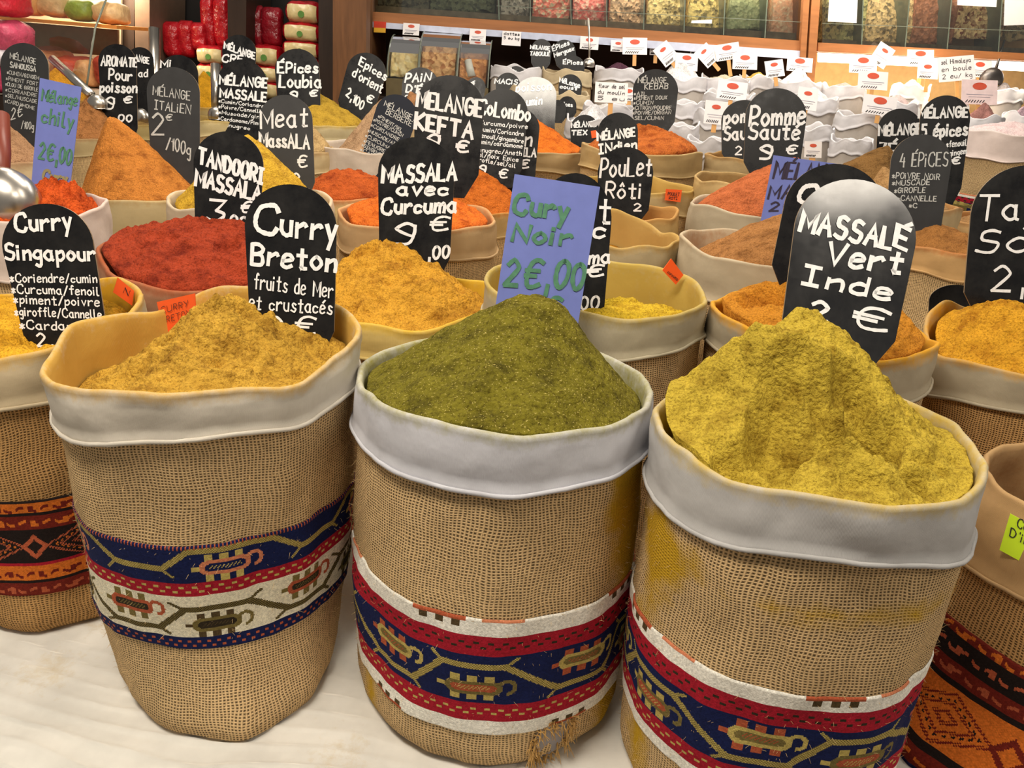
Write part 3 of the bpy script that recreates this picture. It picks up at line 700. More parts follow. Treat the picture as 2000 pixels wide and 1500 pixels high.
sack('hollow', 1165, 558, 440, .40, 'half empty yellow stained sack with an orange tag inside its back wall', (182, 172, 146), (186, 160, 82), seed=27, seg=96, stain_amt=1.0, inner=.2, rim=((90, .012), (270, 0), (0, 0)))
heap('hollow', (.35, -.25), 0, ((0, .045), (60, .12), (90, .13), (150, .10), (180, .06), (270, .008), (320, .01)), powder((214, 178, 48), (168, 128, 28)), 'low drift of lemon yellow powder in the half empty sack', zapex=-.012, p=1, amp=.010, lump=.008, nr=70, nt=150, seed=28, rnd_top=.3)
sack('inde', 1610, 622, 452, .40, 'sack of orange yellow powder behind the Massalé Vert sign', (172, 160, 136), (206, 150, 44), seed=30, seg=96, stain_amt=1.1, rim=((180, .006), (0, -.012), (90, .0)))
heap('inde', (1680, 545), .0, ((0, .0), (60, .0), (90, -.012), (140, -.012), (180, -.006), (270, .008)), powder((198, 132, 42), (152, 90, 24)), 'scooped heap of orange yellow powder behind the Massalé Vert sign', p=.8, amp=.010, lump=.008, nr=80, nt=160, seed=31, rnd_top=.3, dents=((-.45, .12, .42, .05, 2.4),))
sack('tajine', 2020, 690, 432, .40, 'sack of golden yellow powder at the right edge, behind the lime tagged sack', (172, 160, 136), (204, 150, 44), seed=33, seg=96, stain_amt=.9, rim=((180, .0), (128, .05), (80, .02)), bmat=burlap((182, 142, 92)))
heap('tajine', (1965, 585), -.02, ((0, .005), (90, .03), (180, .004), (270, .008)), powder((208, 152, 42), (164, 106, 24)), 'peaked heap of golden yellow powder at the right edge', p=1.0, amp=.012, lump=.008, nr=80, nt=160, seed=34, rnd_top=.25, dents=((.1, .0, .14, .03, 2),))

sack('chili', 35, 408, 358, .38, 'white cuffed sack of red orange chili under the blue card at the left edge', (214, 196, 184), (200, 110, 70), seed=41, stain_amt=.5, rim=((0, .012), (270, 0)), cuff=.11)
heap('chili', (135, 350), .0, ((0, .02), (90, .03), (180, .01), (270, .006)), powder((206, 86, 34), (150, 50, 18)), 'clumpy heap of red orange chili powder at the left edge', p=.8, amp=.018, lump=.018, nr=70, nt=150, seed=42, rnd_top=.4, cr=.9)
sack('italien', 268, 372, 262, .38, 'sack of rust brown powder left of the Tandoori sign', (190, 170, 128), (180, 140, 80), seed=44, stain_amt=.8, cuff=.09)
heap('italien', (215, 226), .0, ((0, .0), (90, .02), (270, .002)), powder((196, 124, 54), (150, 86, 34)), 'tall smooth cone of rust brown spice left of the Tandoori sign', p=.98, amp=.005, lump=.004, nr=80, nt=150, seed=45, rnd_top=.14)
sack('meat', 487, 388, 332, .40, 'pale cuffed sack of lemon yellow powder behind the Tandoori sign', (206, 188, 160), (200, 170, 80), seed=47, cuff=.11, stain_amt=.5)
heap('meat', (483, 262), .0, ((0, .01), (90, .02), (180, .004), (270, .006)), powder((202, 160, 50), (158, 116, 30)), 'steep cone of lemon yellow powder behind the Tandoori sign', p=1.05, amp=.006, lump=.004, nr=80, nt=150, seed=48, rnd_top=.12)
sack('orangey', 815, 418, 312, .38, 'sack of vivid orange powder around the Massala avec Curcuma sign', (196, 164, 120), (206, 124, 60), seed=50, stain_amt=.7)
heap('orangey', (815, 372), .0, ((0, .004), (90, .02), (180, .0), (270, .004)), powder((220, 112, 40), (172, 74, 24)), 'heap of vivid orange powder around the Massala avec Curcuma sign', p=.75, amp=.010, lump=.008, nr=70, nt=140, seed=51, rnd_top=.4, dents=((-.4, -.35, .16, .014, 2.5),))
sack('colombo', 938, 398, 215, .36, 'sack of dark orange powder under the Colombo sign', (196, 164, 110), (196, 124, 50), seed=53)
heap('colombo', (926, 326), .0, ((0, .01), (90, .02), (270, .004)), powder((196, 104, 36), (150, 70, 22)), 'cone of dark orange powder under the Colombo sign', p=.9, amp=.010, lump=.010, nr=60, nt=120, seed=54, rnd_top=.2)
sack('rolled', 1205, 452, 250, .29, 'hollow yellow stained sack behind the Poulet Rôti sign, its cuff rolled wide', (184, 166, 130), (186, 152, 88), seed=56, stain_amt=1.1, inner=.13, rim=((90, .02), (0, -.008), (270, .0)), wav=.006)
heap('rolled', (0, .1), 0, ((0, .06), (90, .085), (270, .04)), powder((196, 138, 44), (150, 96, 26)), 'yellow brown powder low in the rolled sack behind Poulet Rôti', zapex=-.06, nr=40, nt=90, seed=57)
sack('rusty', 1480, 402, 268, .36, 'sack of salmon orange powder left of the purple written blue sign', (190, 176, 150), (196, 120, 76), seed=59, stain_amt=.5, cuff=.1)
heap('rusty', (1560, 308), .02, ((0, .0), (90, .01), (180, .004), (270, .003)), powder((192, 106, 62), (150, 76, 40)), 'high sloping heap of salmon orange powder beside the purple written blue sign', p=.85, amp=.006, lump=.006, nr=80, nt=150, seed=60, rnd_top=.2)
sack('brown', 1500, 486, 345, .38, 'wide sack of brown powder behind the orange yellow one', (196, 180, 152), (170, 120, 76), seed=62, stain_amt=.6, cuff=.1, rim=((180, .01), (270, -.004)), inner=.14)
heap('brown', (1560, 412), .0, ((0, .01), (90, .03), (180, .06), (225, .02), (270, .008)), powder((170, 118, 68), (128, 84, 44)), 'heap of brown powder in front of the salmon orange heap', p=.9, amp=.007, lump=.005, nr=70, nt=140, seed=63, rnd_top=.2)
sack('cannelle', 1850, 470, 255, .36, 'sack with an orange stained cuff between the Massalé Vert and Taj signs', (196, 156, 104), (184, 108, 54), seed=65, stain_amt=.9)
heap('cannelle', (1810, 428), .0, ((0, .01), (90, .02), (270, .003)), powder((164, 112, 60), (124, 80, 40)), 'heap of cinnamon brown powder between the Massalé Vert and Taj signs', p=.85, amp=.008, nr=60, nt=120, seed=66)
sack('epices', 1775, 395, 215, .36, 'sack of tan powder behind the 4 Épices sign', (196, 170, 128), (176, 130, 80), seed=68)
heap('epices', (1725, 325), .0, ((0, .03), (90, .02), (270, .003)), powder((176, 136, 88), (136, 98, 58)), 'cone of tan powder behind the 4 Épices sign', p=.9, amp=.006, nr=60, nt=120, seed=69)
sack('vert', 1690, 340, 190, .36, 'sack of dark khaki powder left of the Mélange 7 sign', (190, 164, 118), (150, 116, 70), seed=71)
heap('vert', (1735, 284), .0, ((0, .0), (90, .02), (270, .002)), powder((134, 98, 54), (100, 70, 34)), 'heap of dark khaki powder left of the Mélange 7 sign', p=.9, amp=.006, nr=60, nt=120, seed=72)
sack('edge_tan', 1930, 430, 200, .36, 'tan sack half hidden behind the Taj sign', (196, 160, 110), (180, 130, 80), seed=74)
heap('edge_tan', (0, 0), 0, ((0, .02),), powder((186, 140, 90)), 'tan powder half hidden behind the Taj sign', zapex=.03, nr=30, nt=80, seed=75)
sack('kebab', 1255, 288, 238, .45, 'wide burlap sack of rust orange powder under the Mélange Kebab sign', (184, 156, 108), (196, 120, 60), seed=77, stain_amt=.4, cuff=.075)
heap('kebab', (1262, 243), .04, ((0, -.004), (90, .0), (180, .02), (270, .002)), powder((190, 104, 46), (146, 68, 28)), 'wide heap of rust orange powder under the Mélange Kebab sign', p=.6, amp=.008, lump=.01, nr=60, nt=130, seed=78, rnd_top=.4, dents=((-.1, -.1, .5, .03, 2.2),))
sack('amber', 1237, 362, 245, .40, 'yellow stained burlap sack with an orange paper on its cuff, beside Poulet Rôti', (190, 166, 120), (184, 152, 84), seed=80, stain_amt=1.1, rim=((90, .006),), inner=.1)
heap('amber', (.1, .1), 0, ((0, .045), (90, .06), (270, .03)), powder((200, 154, 50)), 'yellow powder low in the sack with the orange paper', zapex=-.03, nr=40, nt=90, seed=81)
sack('ochre', 1225, 408, 205, .275, 'small ochre sack squeezed between the rolled sack and the orange papered one', (190, 156, 100), (186, 140, 80), seed=83, stain_amt=1.2)
heap('ochre', (0, 0), 0, ((0, .05), (90, .06), (270, .04)), powder((196, 130, 50)), 'ochre powder low in the small squeezed sack', zapex=-.05, nr=30, nt=70, seed=84)
sack('lemon', 1062, 388, 190, .34, 'yellow stained sack behind the blue Cury Noir sign', (200, 174, 104), (192, 160, 76), seed=86, stain_amt=1.3, rim=((90, .01),))
heap('lemon', (0, 0), 0, ((0, .05), (90, .07), (270, .03)), powder((206, 160, 50)), 'yellow powder hidden behind the blue Cury Noir sign', zapex=-.04, nr=30, nt=70, seed=87)
sack('paprika', 1055, 288, 178, .36, 'burlap sack of bright orange powder right of the Colombo sign', (178, 152, 110), (206, 120, 50), seed=89, cuff=.075, stain_amt=.4)
heap('paprika', (1042, 232), .0, ((0, -.002), (90, .02), (180, .01), (270, .002)), powder((214, 112, 36), (170, 74, 22)), 'peaked heap of bright orange powder right of the Colombo sign', p=1.1, amp=.008, nr=60, nt=110, seed=90, rnd_top=.15)
sack('empty', 1470, 352, 228, .36, 'hollow burlap sack left of the Pomme Sauté sign', (190, 162, 112), (170, 130, 76), seed=92, inner=.16, stain_amt=.7)
heap('empty', (0, 0), 0, ((0, .12),), powder((166, 126, 70)), 'brown powder deep in the hollow sack by Pomme Sauté', zapex=-.11, nr=30, nt=70, seed=93)
sack('pomme', 1472, 306, 190, .36, 'burlap sack behind the two Pomme Sauté signs', (184, 160, 118), (170, 130, 76), seed=95, inner=.12)
heap('pomme', (0, 0), 0, ((0, .05),), powder((180, 130, 70)), 'powder inside the sack behind the two Pomme Sauté signs', zapex=-.04, nr=30, nt=70, seed=96)
sack('berbere', 672, 372, 212, .36, 'sack of dark red orange powder left of the Massala avec Curcuma sign', (206, 180, 130), (190, 110, 60), seed=98, cuff=.08)
heap('berbere', (690, 322), .0, ((0, .0), (90, .02), (270, .002)), powder((186, 88, 38), (136, 52, 22)), 'smooth heap of dark red orange powder left of the Massala avec Curcuma sign', p=.75, amp=.008, lump=.008, nr=60, nt=120, seed=99, rnd_top=.3, dents=((.2, .1, .4, .02, 2),))
sack('sandy', 718, 288, 182, .36, 'pale cuffed sack of sandy powder left of the Mélange Berbère sign', (206, 192, 176), (180, 150, 116), seed=101, cuff=.12, stain_amt=.4, rim=((180, .01), (270, 0)))
heap('sandy', (752, 192), .0, ((0, .0), (90, .02), (150, .06), (180, .08), (230, .03), (270, .004)), powder((178, 144, 110), (140, 108, 78)), 'steep cone of sandy powder left of the Mélange Berbère sign', p=1.1, amp=.006, nr=60, nt=120, seed=102, rnd_top=.15)
sack('herb', 568, 288, 185, .36, 'sack of dusty tan powder behind the Meat Massala sign', (190, 170, 130), (170, 140, 96), seed=104)
heap('herb', (590, 225), .0, ((0, .0), (90, .02), (270, .002)), powder((186, 156, 108), (140, 110, 70)), 'heap of dusty tan powder behind the Meat Massala sign', p=.8, amp=.010, lump=.01, nr=50, nt=110, seed=105)
sack('loubia', 642, 238, 160, .36, 'sack of yellow powder right of the Épices Loubia sign', (196, 180, 140), (190, 160, 80), seed=107)
heap('loubia', (615, 178), .0, ((0, .0), (90, .02), (270, .002)), powder((186, 150, 54), (140, 108, 34)), 'cone of yellow powder right of the Épices Loubia sign', p=.9, amp=.008, nr=50, nt=100, seed=108)
sack('creamy', 425, 232, 150, .34, 'cream sack between the Mélange Italien and Mélange Massalé signs', (196, 178, 132), (176, 150, 90), seed=110)
heap('creamy', (0, 0), 0, ((0, .03),), powder((186, 150, 66)), 'yellow powder in the cream sack by Mélange Italien', zapex=.01, nr=30, nt=80, seed=111)
sack('mustard', 408, 205, 128, .32, 'sack of mustard yellow powder below the red rice bags', (190, 166, 110), (196, 150, 60), seed=113)
heap('mustard', (398, 138), 0, ((0, .0),), powder((206, 150, 34)), 'cone of mustard yellow powder below the red rice bags', p=1, nr=40, nt=90, seed=114)
sack('khaki', 272, 240, 140, .34, 'khaki sack behind the Aromate pour poisson sign', (176, 156, 104), (160, 130, 70), seed=116)
heap('khaki', (0, 0), 0, ((0, .02),), powder((150, 120, 70)), 'brown powder in the khaki sack behind Aromate pour poisson', zapex=.01, nr=30, nt=80, seed=117)
sack('aromate', 170, 262, 172, .36, 'sack of rough brown spice behind the tall rust brown cone', (170, 150, 110), (160, 120, 80), seed=119)
heap('aromate', (170, 190), 0, ((0, .0),), powder((166, 112, 66), (110, 70, 36)), 'heap of rough brown spice behind the tall rust brown cone', p=.9, amp=.012, lump=.012, nr=50, nt=100, seed=120)
sack('samoussa', -5, 305, 232, .36, 'sack of pale brown powder at the left edge, under Mélange Samoussa', (190, 168, 132), (170, 130, 96), seed=122, cuff=.1)
heap('samoussa', (-5, 218), 0, ((0, .0), (90, .02), (270, .003)), powder((184, 142, 106), (144, 104, 74)), 'cone of pale brown powder at the left edge, under Mélange Samoussa', p=.9, amp=.006, nr=60, nt=120, seed=123)
sack('saffron', 112, 190, 140, .34, 'sack of saffron yellow spice below the glass display counter', (180, 150, 100), (200, 140, 50), seed=125)
heap('saffron', (115, 128), 0, ((0, .0),), powder((206, 146, 44)), 'cone of saffron yellow spice below the glass display counter', p=.9, nr=40, nt=90, seed=126)
sack('pain', 845, 248, 150, .36, 'sack hidden behind the Mélange Kefta sign', (190, 165, 125), (170, 130, 90), seed=128)
heap('pain', (800, 178), 0, ((0, .0),), powder((176, 126, 84)), 'tan heap behind the Mélange Kefta sign', p=.9, nr=40, nt=90, seed=129)
# ------------------------------------------------------------------ written signs
def dp(k, off=0): return SACKS[k].d+off
L = []
sign((127, 705), (88, 397), 176, dp('S0', .02), 'black rounded sign reading Curry Singapour with five ingredient lines, at the left edge', [
 ('Curry', 32, 452, 140, 447, 38, 6.5), ('Singapour', 12, 507, 186, 509, 32, 6), ('*Coriendre/cumin', 21, 551, 190, 552, 17, 2.6), ('*Curcuma/fenoil', 24, 572, 194, 577, 17, 2.6),
 ('*piment/poivre', 28, 592, 195, 598, 17, 2.6), ('*giroffle/Cannelle', 30, 616, 199, 622, 17, 2.6), ('*Cardamome', 40, 642, 194, 647, 17, 2.8), ('2,', 74, 676, 104, 676, 26, 4), ('€60', 128, 674, 184, 672, 24, 4)], seed=3)
sign((565, 715), (573, 360), 178, dp('S1', .05), 'black rounded sign reading Curry Breton, fruits de Mer et crustacés', [
 ('C', 498, 454, 540, 458, 58, 9), ('urry', 550, 460, 656, 470, 52, 8), ('Breton', 492, 515, 655, 530, 44, 7.5), ('fruits de Mer', 497, 563, 650, 582, 30, 3), ('et crustacés', 487, 602, 648, 614, 27, 3.2), ('2', 528, 655, 552, 655, 36, 5), ('€', 576, 652, 615, 655, 34, 5)], seed=5)
sign((806, 560), (817, 268), 149, dp('curcuma', .07), 'black rounded sign reading Massala avec Curcuma in the bright yellow heap', [
 ('MASSALA', 747, 357, 890, 352, 34, 7), ('avec', 776, 381, 874, 380, 27, 6), ('Curcuma', 746, 418, 890, 414, 32, 6.5), ('€', 838, 450, 874, 450, 26, 4.5), ('9', 770, 477, 806, 477, 42, 6), (',00', 836, 506, 876, 504, 24, 5)], seed=6)
sign((437, 490), (453, 257), 136, dp('tandoori', .07), 'black and brown rounded sign reading Tandoori Massala in the brick red heap', [
 ('TANDOORI', 388, 318, 512, 358, 32, 7), ('MASSALA', 382, 361, 508, 394, 32, 7), ('3', 404, 430, 436, 433, 44, 6), (',00', 440, 438, 480, 445, 20, 5)], extra=[(M_pen, [('€', 470, 414, 492, 414, 20, 4)])], seed=7)
sign((1622, 720), (1692, 353), 240, dp('S3', .10), 'large black sign reading Massalé Vert Inde, with a bright glint on top', [
 ('MASSAL', 1561, 450, 1738, 486, 44, 9.5), ('É', 1746, 480, 1769, 490, 42, 9), ('Vert', 1612, 514, 1756, 534, 46, 9), ('Inde', 1566, 553, 1736, 588, 38, 8), ('2', 1580, 622, 1614, 628, 40, 8), ('€', 1662, 634, 1730, 650, 44, 7)], seed=8, yaw=0, lean=-3, board=M_gloss)
flat_card(((1005, 340), (1172, 365), (1128, 640), (966, 610)), dp('S2', .13), 'blue card with green writing Cury Noir, in the olive green heap', [
 ('Cury', 1002, 416, 1106, 430, 42, 9), ('Noir', 1000, 470, 1114, 480, 36, 8), ('2€,00', 985, 556, 1136, 566, 56, 9), ('c', 1076, 600, 1094, 602, 40, 9)], M_blue, M_green, seed=9, group='blue card signs')
flat_card(((78, 152), (159, 170), (133, 400), (60, 375)), dp('chili', .02), 'narrow blue card with green writing Mélange chily, at the left edge', [
 ('Mélange', 82, 196, 150, 207, 22, 3.4), ('chily', 82, 238, 142, 252, 28, 4), ('2€,00', 76, 308, 138, 322, 30, 4.5)], M_blue, M_green, seed=10, group='blue card signs', extra=[(M_olive, [('Cury', 84, 352, 130, 358, 20, 5)])])
flat_card(((1511, 303), (1642, 321), (1612, 452), (1484, 440)), dp('rusty', -.17), 'blue card with purple writing Mélan Mas, in the salmon orange heap', [
 ('MÉLAN', 1510, 348, 1606, 352, 32, 4.5), ('MAS', 1500, 388, 1566, 386, 26, 4), ('2€', 1502, 412, 1550, 410, 18, 3.5)], M_blue, M_purple, seed=11, group='blue card signs')
sign((1588, 590), (1648, 321), 196, dp('inde', .08), 'black rounded sign just behind Massalé Vert, its writing starting with Co', [('Co', 1557, 396, 1622, 400, 38, 9), ('M', 1554, 442, 1590, 446, 26, 5)], seed=12)
sign((1985, 640), (2004, 322), 212, dp('tajine', .05), 'black sign reading Taj and Sa, cut by the right edge of the photo', [('Taj', 1908, 430, 2014, 430, 52, 6), ('Sa', 1904, 494, 2010, 490, 44, 5.5), ('2,', 1936, 566, 1998, 568, 50, 5.5)], pen=M_pen, seed=13)
sign((1786, 480), (1799, 262), 118, dp('cannelle', -.02), 'grey board with chalk writing 4 Épices and an ingredient list', [('4 ÉPiCES', 1757, 326, 1850, 324, 26, 2.6), ('*POiVRE NOiR', 1742, 348, 1834, 351, 11, 1.8), ('*MUSCADE', 1742, 362, 1815, 361, 10, 1.8), ('*GiROFLE', 1746, 377, 1806, 376, 10, 1.8), ('*CANNELLE', 1752, 392, 1828, 393, 10, 1.8), ('*C', 1775, 405, 1790, 406, 9, 1.8)], board=M_matte, pen=M_chalk, seed=14)
sign((1752, 345), (1757, 212), 86, dp('vert', .05), 'black sign reading Mélange 7 in the dark khaki heap', [('MÉLANGE', 1716, 265, 1798, 262, 20, 4.5), ('7É', 1716, 310, 1748, 310, 30, 4.5)], seed=15)
sign((1836, 410), (1843, 186), 97, dp('epices', .12), 'tall black sign reading Mélange 5 épices', [('MÉLANGE', 1794, 230, 1889, 229, 19, 4.5), ('5 épices', 1800, 267, 1888, 264, 24, 4.5), ('*fenouil', 1848, 288, 1887, 284, 12, 1.8), ('gingem', 1854, 305, 1887, 300, 11, 1.8), ('€', 1858, 320, 1874, 320, 13, 3)], seed=16)
sign((1508, 355), (1517, 172), 119, dp('empty', .02), 'black sign reading Pomme Sauté, the front of the pair', [('Pomme', 1464, 246, 1571, 242, 36, 5.5), ('Sauté', 1462, 271, 1560, 272, 30, 5), ('9', 1484, 310, 1506, 310, 26, 5), ('€', 1535, 300, 1556, 300, 16, 3.5)], seed=17)
sign((1452, 325), (1452, 195), 88, dp('pomme', .02), 'black sign half hidden behind the front Pomme Sauté sign', [('pom', 1414, 242, 1462, 238, 26, 5), ('Sau', 1414, 274, 1456, 272, 26, 4.5), ('2', 1436, 302, 1448, 302, 16, 3)], seed=18)
sign((1277, 262), (1281, 135), 88, dp('kebab', .06), 'black sign with thin chalk writing Mélange Kebab and an ingredient list', [('MÉLANGE', 1246, 162, 1301, 162, 11, 1.5), ('KEBAB', 1259, 175, 1304, 173, 11, 1.5), ('*AIL', 1238, 186, 1262, 187, 7, 1.1), ('*PIMENT DOUX', 1238, 195, 1302, 194, 7, 1.1), ('*CUMIN', 1237, 204, 1275, 204, 7, 1.1), ('*CiTRON/POUDRE', 1236, 214, 1310, 214, 7, 1.1), ('*POiVRE/ORiGAN', 1235, 224, 1310, 223, 7, 1.1), ('*SEL/CUMiN', 1234, 234, 1296, 234, 7, 1.1)], pen=M_chalk, seed=19)
sign((1212, 345), (1204, 220), 78, dp('amber', .0), 'black sign reading Mélange Indien above the Poulet Rôti sign', [('MÉLANGE', 1167, 275, 1240, 266, 16, 4), ('INdien', 1170, 300, 1243, 290, 18, 4)], seed=20)
sign((1216, 438), (1224, 287), 108, dp('ochre', .02), 'black sign with cursive writing Poulet Rôti', [('PouLet', 1172, 346, 1271, 342, 36, 4), ('Rôti', 1182, 386, 1252, 388, 30, 4), ('2', 1238, 412, 1252, 412, 14, 3)], seed=21)
sign((1110, 680), (1124, 338), 146, dp('hollow', -.07), 'black sign half hidden behind the blue Cury Noir card', [('t', 1170, 436, 1190, 437, 56, 6), ('c', 1160, 465, 1180, 465, 40, 6), ('ma', 1150, 515, 1190, 513, 26, 5), ('€', 1146, 540, 1178, 538, 22, 4.5), ('00', 1134, 605, 1168, 603, 24, 4.5)], seed=22, arc=.62)
sign((868, 385), (882, 147), 136, dp('orangey', .09), 'black sign reading Mélange Kefta in bold capitals', [('MELANGE', 814, 208, 940, 228, 31, 5.9), ('KEFTA', 811, 251, 922, 272, 33, 7), ('9', 834, 290, 856, 290, 28, 5), ('€', 890, 295, 914, 298, 22, 4.5)], seed=23)
sign((972, 365), (986, 173), 96, dp('colombo', .02), 'black sign reading Colombo with rows of small cursive ingredients', [('CoLombo', 936, 222, 1034, 237, 28, 4.5), ('Curcuma/poivre', 937, 243, 1030, 252, 8.5, 1.4), ('Cumin/Coriandre', 936, 256, 1022, 266, 8.5, 1.4), ('fenouil/gingembre', 935, 268, 1022, 280, 8.5, 1.4), ('cumin/cardamome', 931, 280, 1020, 290, 8.5, 1.4), ('fenugrec/Aneth', 929, 296, 1018, 304, 8.5, 1.4), ('sel/noix Epice', 928, 305, 1012, 316, 8.5, 1.4), ('girofle/sel/ail', 926, 314, 1006, 328, 8.5, 1.4), ('9', 936, 338, 948, 338, 16, 3.5), ('€', 974, 346, 990, 348, 16, 3)], seed=24)
sign((1006, 375), (1016, 212), 80, dp('colombo', .14), 'black sign half hidden behind Colombo, ending in LA', [('n', 1025, 285, 1037, 285, 28, 4), ('ILA', 1020, 305, 1046, 307, 16, 3.5), ('€', 1014, 328, 1032, 328, 16, 3.5)], seed=25)
sign((722, 368), (789, 188), 82, dp('sandy', -.12), 'navy board of tiny writing leaning right, headed Mélange Berbère', [('MÉLANGE', 750, 206, 802, 234, 10, 1.5), ('BERBÈRE'.replace('È', 'E'), 753, 222, 802, 247, 10, 1.3), ('*PIMENT/SEL', 738, 229, 784, 258, 6.4, 1.1), ('*POIVRE/CUMIN', 729, 236, 786, 268, 6.4, 1.1), ('*CORIANDRE', 724, 246, 778, 276, 6.4, 1.1), ('*MUSCADE/AIL', 718, 257, 774, 286, 6.4, 1.1), ('*CURCUMA', 713, 267, 760, 292, 6.4, 1.1), ('*FENUGREC', 710, 277, 756, 302, 6.4, 1.1), ('*GINGEMBRE', 706, 285, 752, 311, 6.4, 1.1), ('*CARVI', 703, 294, 740, 314, 6.4, 1.1), ('9,5', 708, 312, 738, 334, 14, 1.8)], board=M_navy, pen=M_chalk, seed=26)
sign((812, 245), (826, 132), 72, dp('pain', .03), 'black sign reading Pain d é, behind Mélange Kefta', [('PAiN', 791, 161, 840, 158, 16, 3.5), ("D'É", 793, 180, 822, 182, 14, 3.5), ('CIN', 790, 196, 812, 198, 10, 2.5)], seed=27)
sign((684, 232), (729, 106), 78, dp('loubia', .0), "black sign tilted right reading Epices d'orient in front of the wooden post", [('Epices', 701, 126, 752, 158, 16, 3), ("d'orient", 688, 148, 744, 182, 17, 3), ('2,100', 676, 186, 706, 216, 17, 3), ('€', 715, 196, 726, 202, 14, 3)], seed=28)
sign((585, 262), (581, 95), 87, dp('loubia', -.05), 'black sign reading Épices Loubia in front of the rice bags', [('ÉPices', 543, 142, 620, 142, 20, 4), ('Loubia', 546, 170, 627, 171, 24, 4), ('9', 567, 194, 580, 194, 15, 3.5), ('€', 604, 188, 619, 188, 12, 3), ('00', 602, 224, 620, 224, 14, 3.5)], seed=29)
sign((470, 300), (477, 116), 97, dp('creamy', -.1), 'black sign reading Mélange Massalé with cursive ingredients', [('MÉLANGE', 429, 164, 521, 172, 18, 4), ('MASSALE', 430, 189, 520, 199, 17, 4), ('*Cumin/Coriandre', 427, 200, 515, 211, 7, 1.2), ('*Poivre/Cannelle', 427, 211, 510, 221, 7, 1.2), ('*Muscade/gin', 427, 222, 506, 232, 7, 1.2), ('*Cardamome/Pim', 426, 234, 504, 244, 7, 1.2), ('*fenugrec', 426, 245, 488, 254, 7, 1.2)], seed=30)
sign((464, 200), (470, 68), 66, dp('mustard', -.04), 'small black sign reading Mélange Cré, behind Mélange Massalé', [('MÉLANGE', 438, 94, 497, 116, 13, 3.2), ('CRÉ', 434, 121, 474, 122, 14, 3.2)], seed=31)
sign((566, 400), (558, 185), 104, dp('meat', .10), 'grey black sign reading Meat Massala', [('Meat', 510, 250, 600, 246, 36, 4.5), ('MassALA', 508, 285, 604, 291, 26, 4.5), ('€', 582, 326, 600, 326, 22, 3.5), ('2', 574, 356, 586, 358, 18, 3.5)], board=M_matte, seed=32)
sign((338, 365), (343, 131), 103, dp('italien', .04), 'grey board with chalk writing Mélange Italien', [('MÉLANGE', 299, 185, 371, 196, 17, 2), ('ITALiEN', 302, 213, 372, 223, 17, 2), ('2', 297, 262, 320, 262, 40, 4), ('€', 324, 234, 336, 235, 12, 2), ('/100g', 325, 290, 372, 305, 24, 2.6)], board=M_matte, pen=M_chalk, seed=33)
sign((352, 250), (350, 107), 76, dp('creamy', .06), 'black sign showing only its top behind Mélange Italien', [('Mi', 314, 132, 334, 130, 13, 3)], seed=34)
sign((230, 290), (234, 86), 74, dp('aromate', .05), 'black sign reading Aromate pour poisson in front of the glass counter', [('AROMATE', 198, 128, 267, 131, 18, 3.6), ('Pour', 213, 155, 257, 158, 20, 3.4), ('poisson', 196, 180, 267, 181, 20, 3.8), ('9', 207, 213, 222, 213, 22, 3.4), ('€', 241, 201, 257, 201, 12, 3), ('00', 232, 237, 257, 238, 13, 3.4)], seed=35)
sign((277, 225), (276, 92), 52, dp('khaki', .0), 'black sign half hidden behind Aromate pour poisson', [('ANGE', 264, 119, 291, 125, 12, 2.6), ('ad', 271, 150, 288, 150, 14, 2.6)], seed=36)
sign((48, 300), (54, 84), 94, dp('samoussa', -.0), 'grey board with chalk list Mélange Samoussa at the left edge', [('MÉLANGE', 20, 114, 70, 126, 11, 1.6), ('SAMOUSSA', 20, 131, 70, 140, 10, 2), ('*CUMIN/GINGEM', 14, 144, 76, 156, 7, 1.0), ('*PiMENT FORT', 12, 156, 74, 168, 7, 1.0), ('*CLOU DE GiROFLE', 11, 167, 74, 179, 7, 1.0), ('*CORiANDRE', 11, 178, 72, 190, 7, 1.0), ('*SEL/MUSCADE', 11, 189, 72, 202, 7, 1.0), ('*CARDAMOME', 10, 200, 68, 215, 7, 1.0), ('2€', 22, 234, 44, 226, 22, 2), ('/100g', 42, 250, 66, 254, 14, 1.5)], board=M_matte, pen=M_chalk, seed=37)
sign((1856, 800), (1858, 556), 98, dp('tajine', .24), 'top of a blank black sign below the Taj sign', [], seed=38, arc=.3)

# ------------------------------------------------------------------ paper tags on the cuffs
def tagp(c, d, label, lines, mat, seed, lean=8, yaw=0, cat='paper tag'):
    return flat_card(c, d, label, lines, mat, M_ink, cat, 'paper_tag', yaw, lean, seed, 'paper tags on the cuffs')
def inside_d(k, x, y):   # distance along the view to the far inner wall of a sack at a pixel
    s = SACKS[k]; v = ray(x, y); o = (CAM-s.P)[:2]; d = v[:2]; rr = s.R-.024
    a = d@d; b = 2*(o@d); c = o@o-rr*rr; t = (-b+math.sqrt(max(0, b*b-4*a*c)))/(2*a); return t
def outside_d(k, x, y):
    s = SACKS[k]; v = ray(x, y); o = (CAM-s.P)[:2]; d = v[:2]; rr = s.R+.016
    a = d@d; b = 2*(o@d); c = o@o-rr*rr; t = (-b-math.sqrt(max(0, b*b-4*a*c)))/(2*a); return t
tagp(((306, 590), (380, 573), (384, 628), (322, 660)), inside_d('S1', 345, 640)-.012, 'orange paper tag inside the front left sack, beside the mustard heap', [('CURRY', 316, 612, 370, 598, 12, 1.2), ('BRETON', 318, 632, 374, 616, 12, 1.2)], M_orange, 1, yaw=-35)
tagp(((230, 542), (262, 568), (258, 597), (221, 571)), inside_d('S0', 240, 590)-.012, 'orange paper tag inside the sack under Curry Singapour', [('N', 240, 572, 250, 578, 12, 1.2)], M_orange, 2, yaw=45)
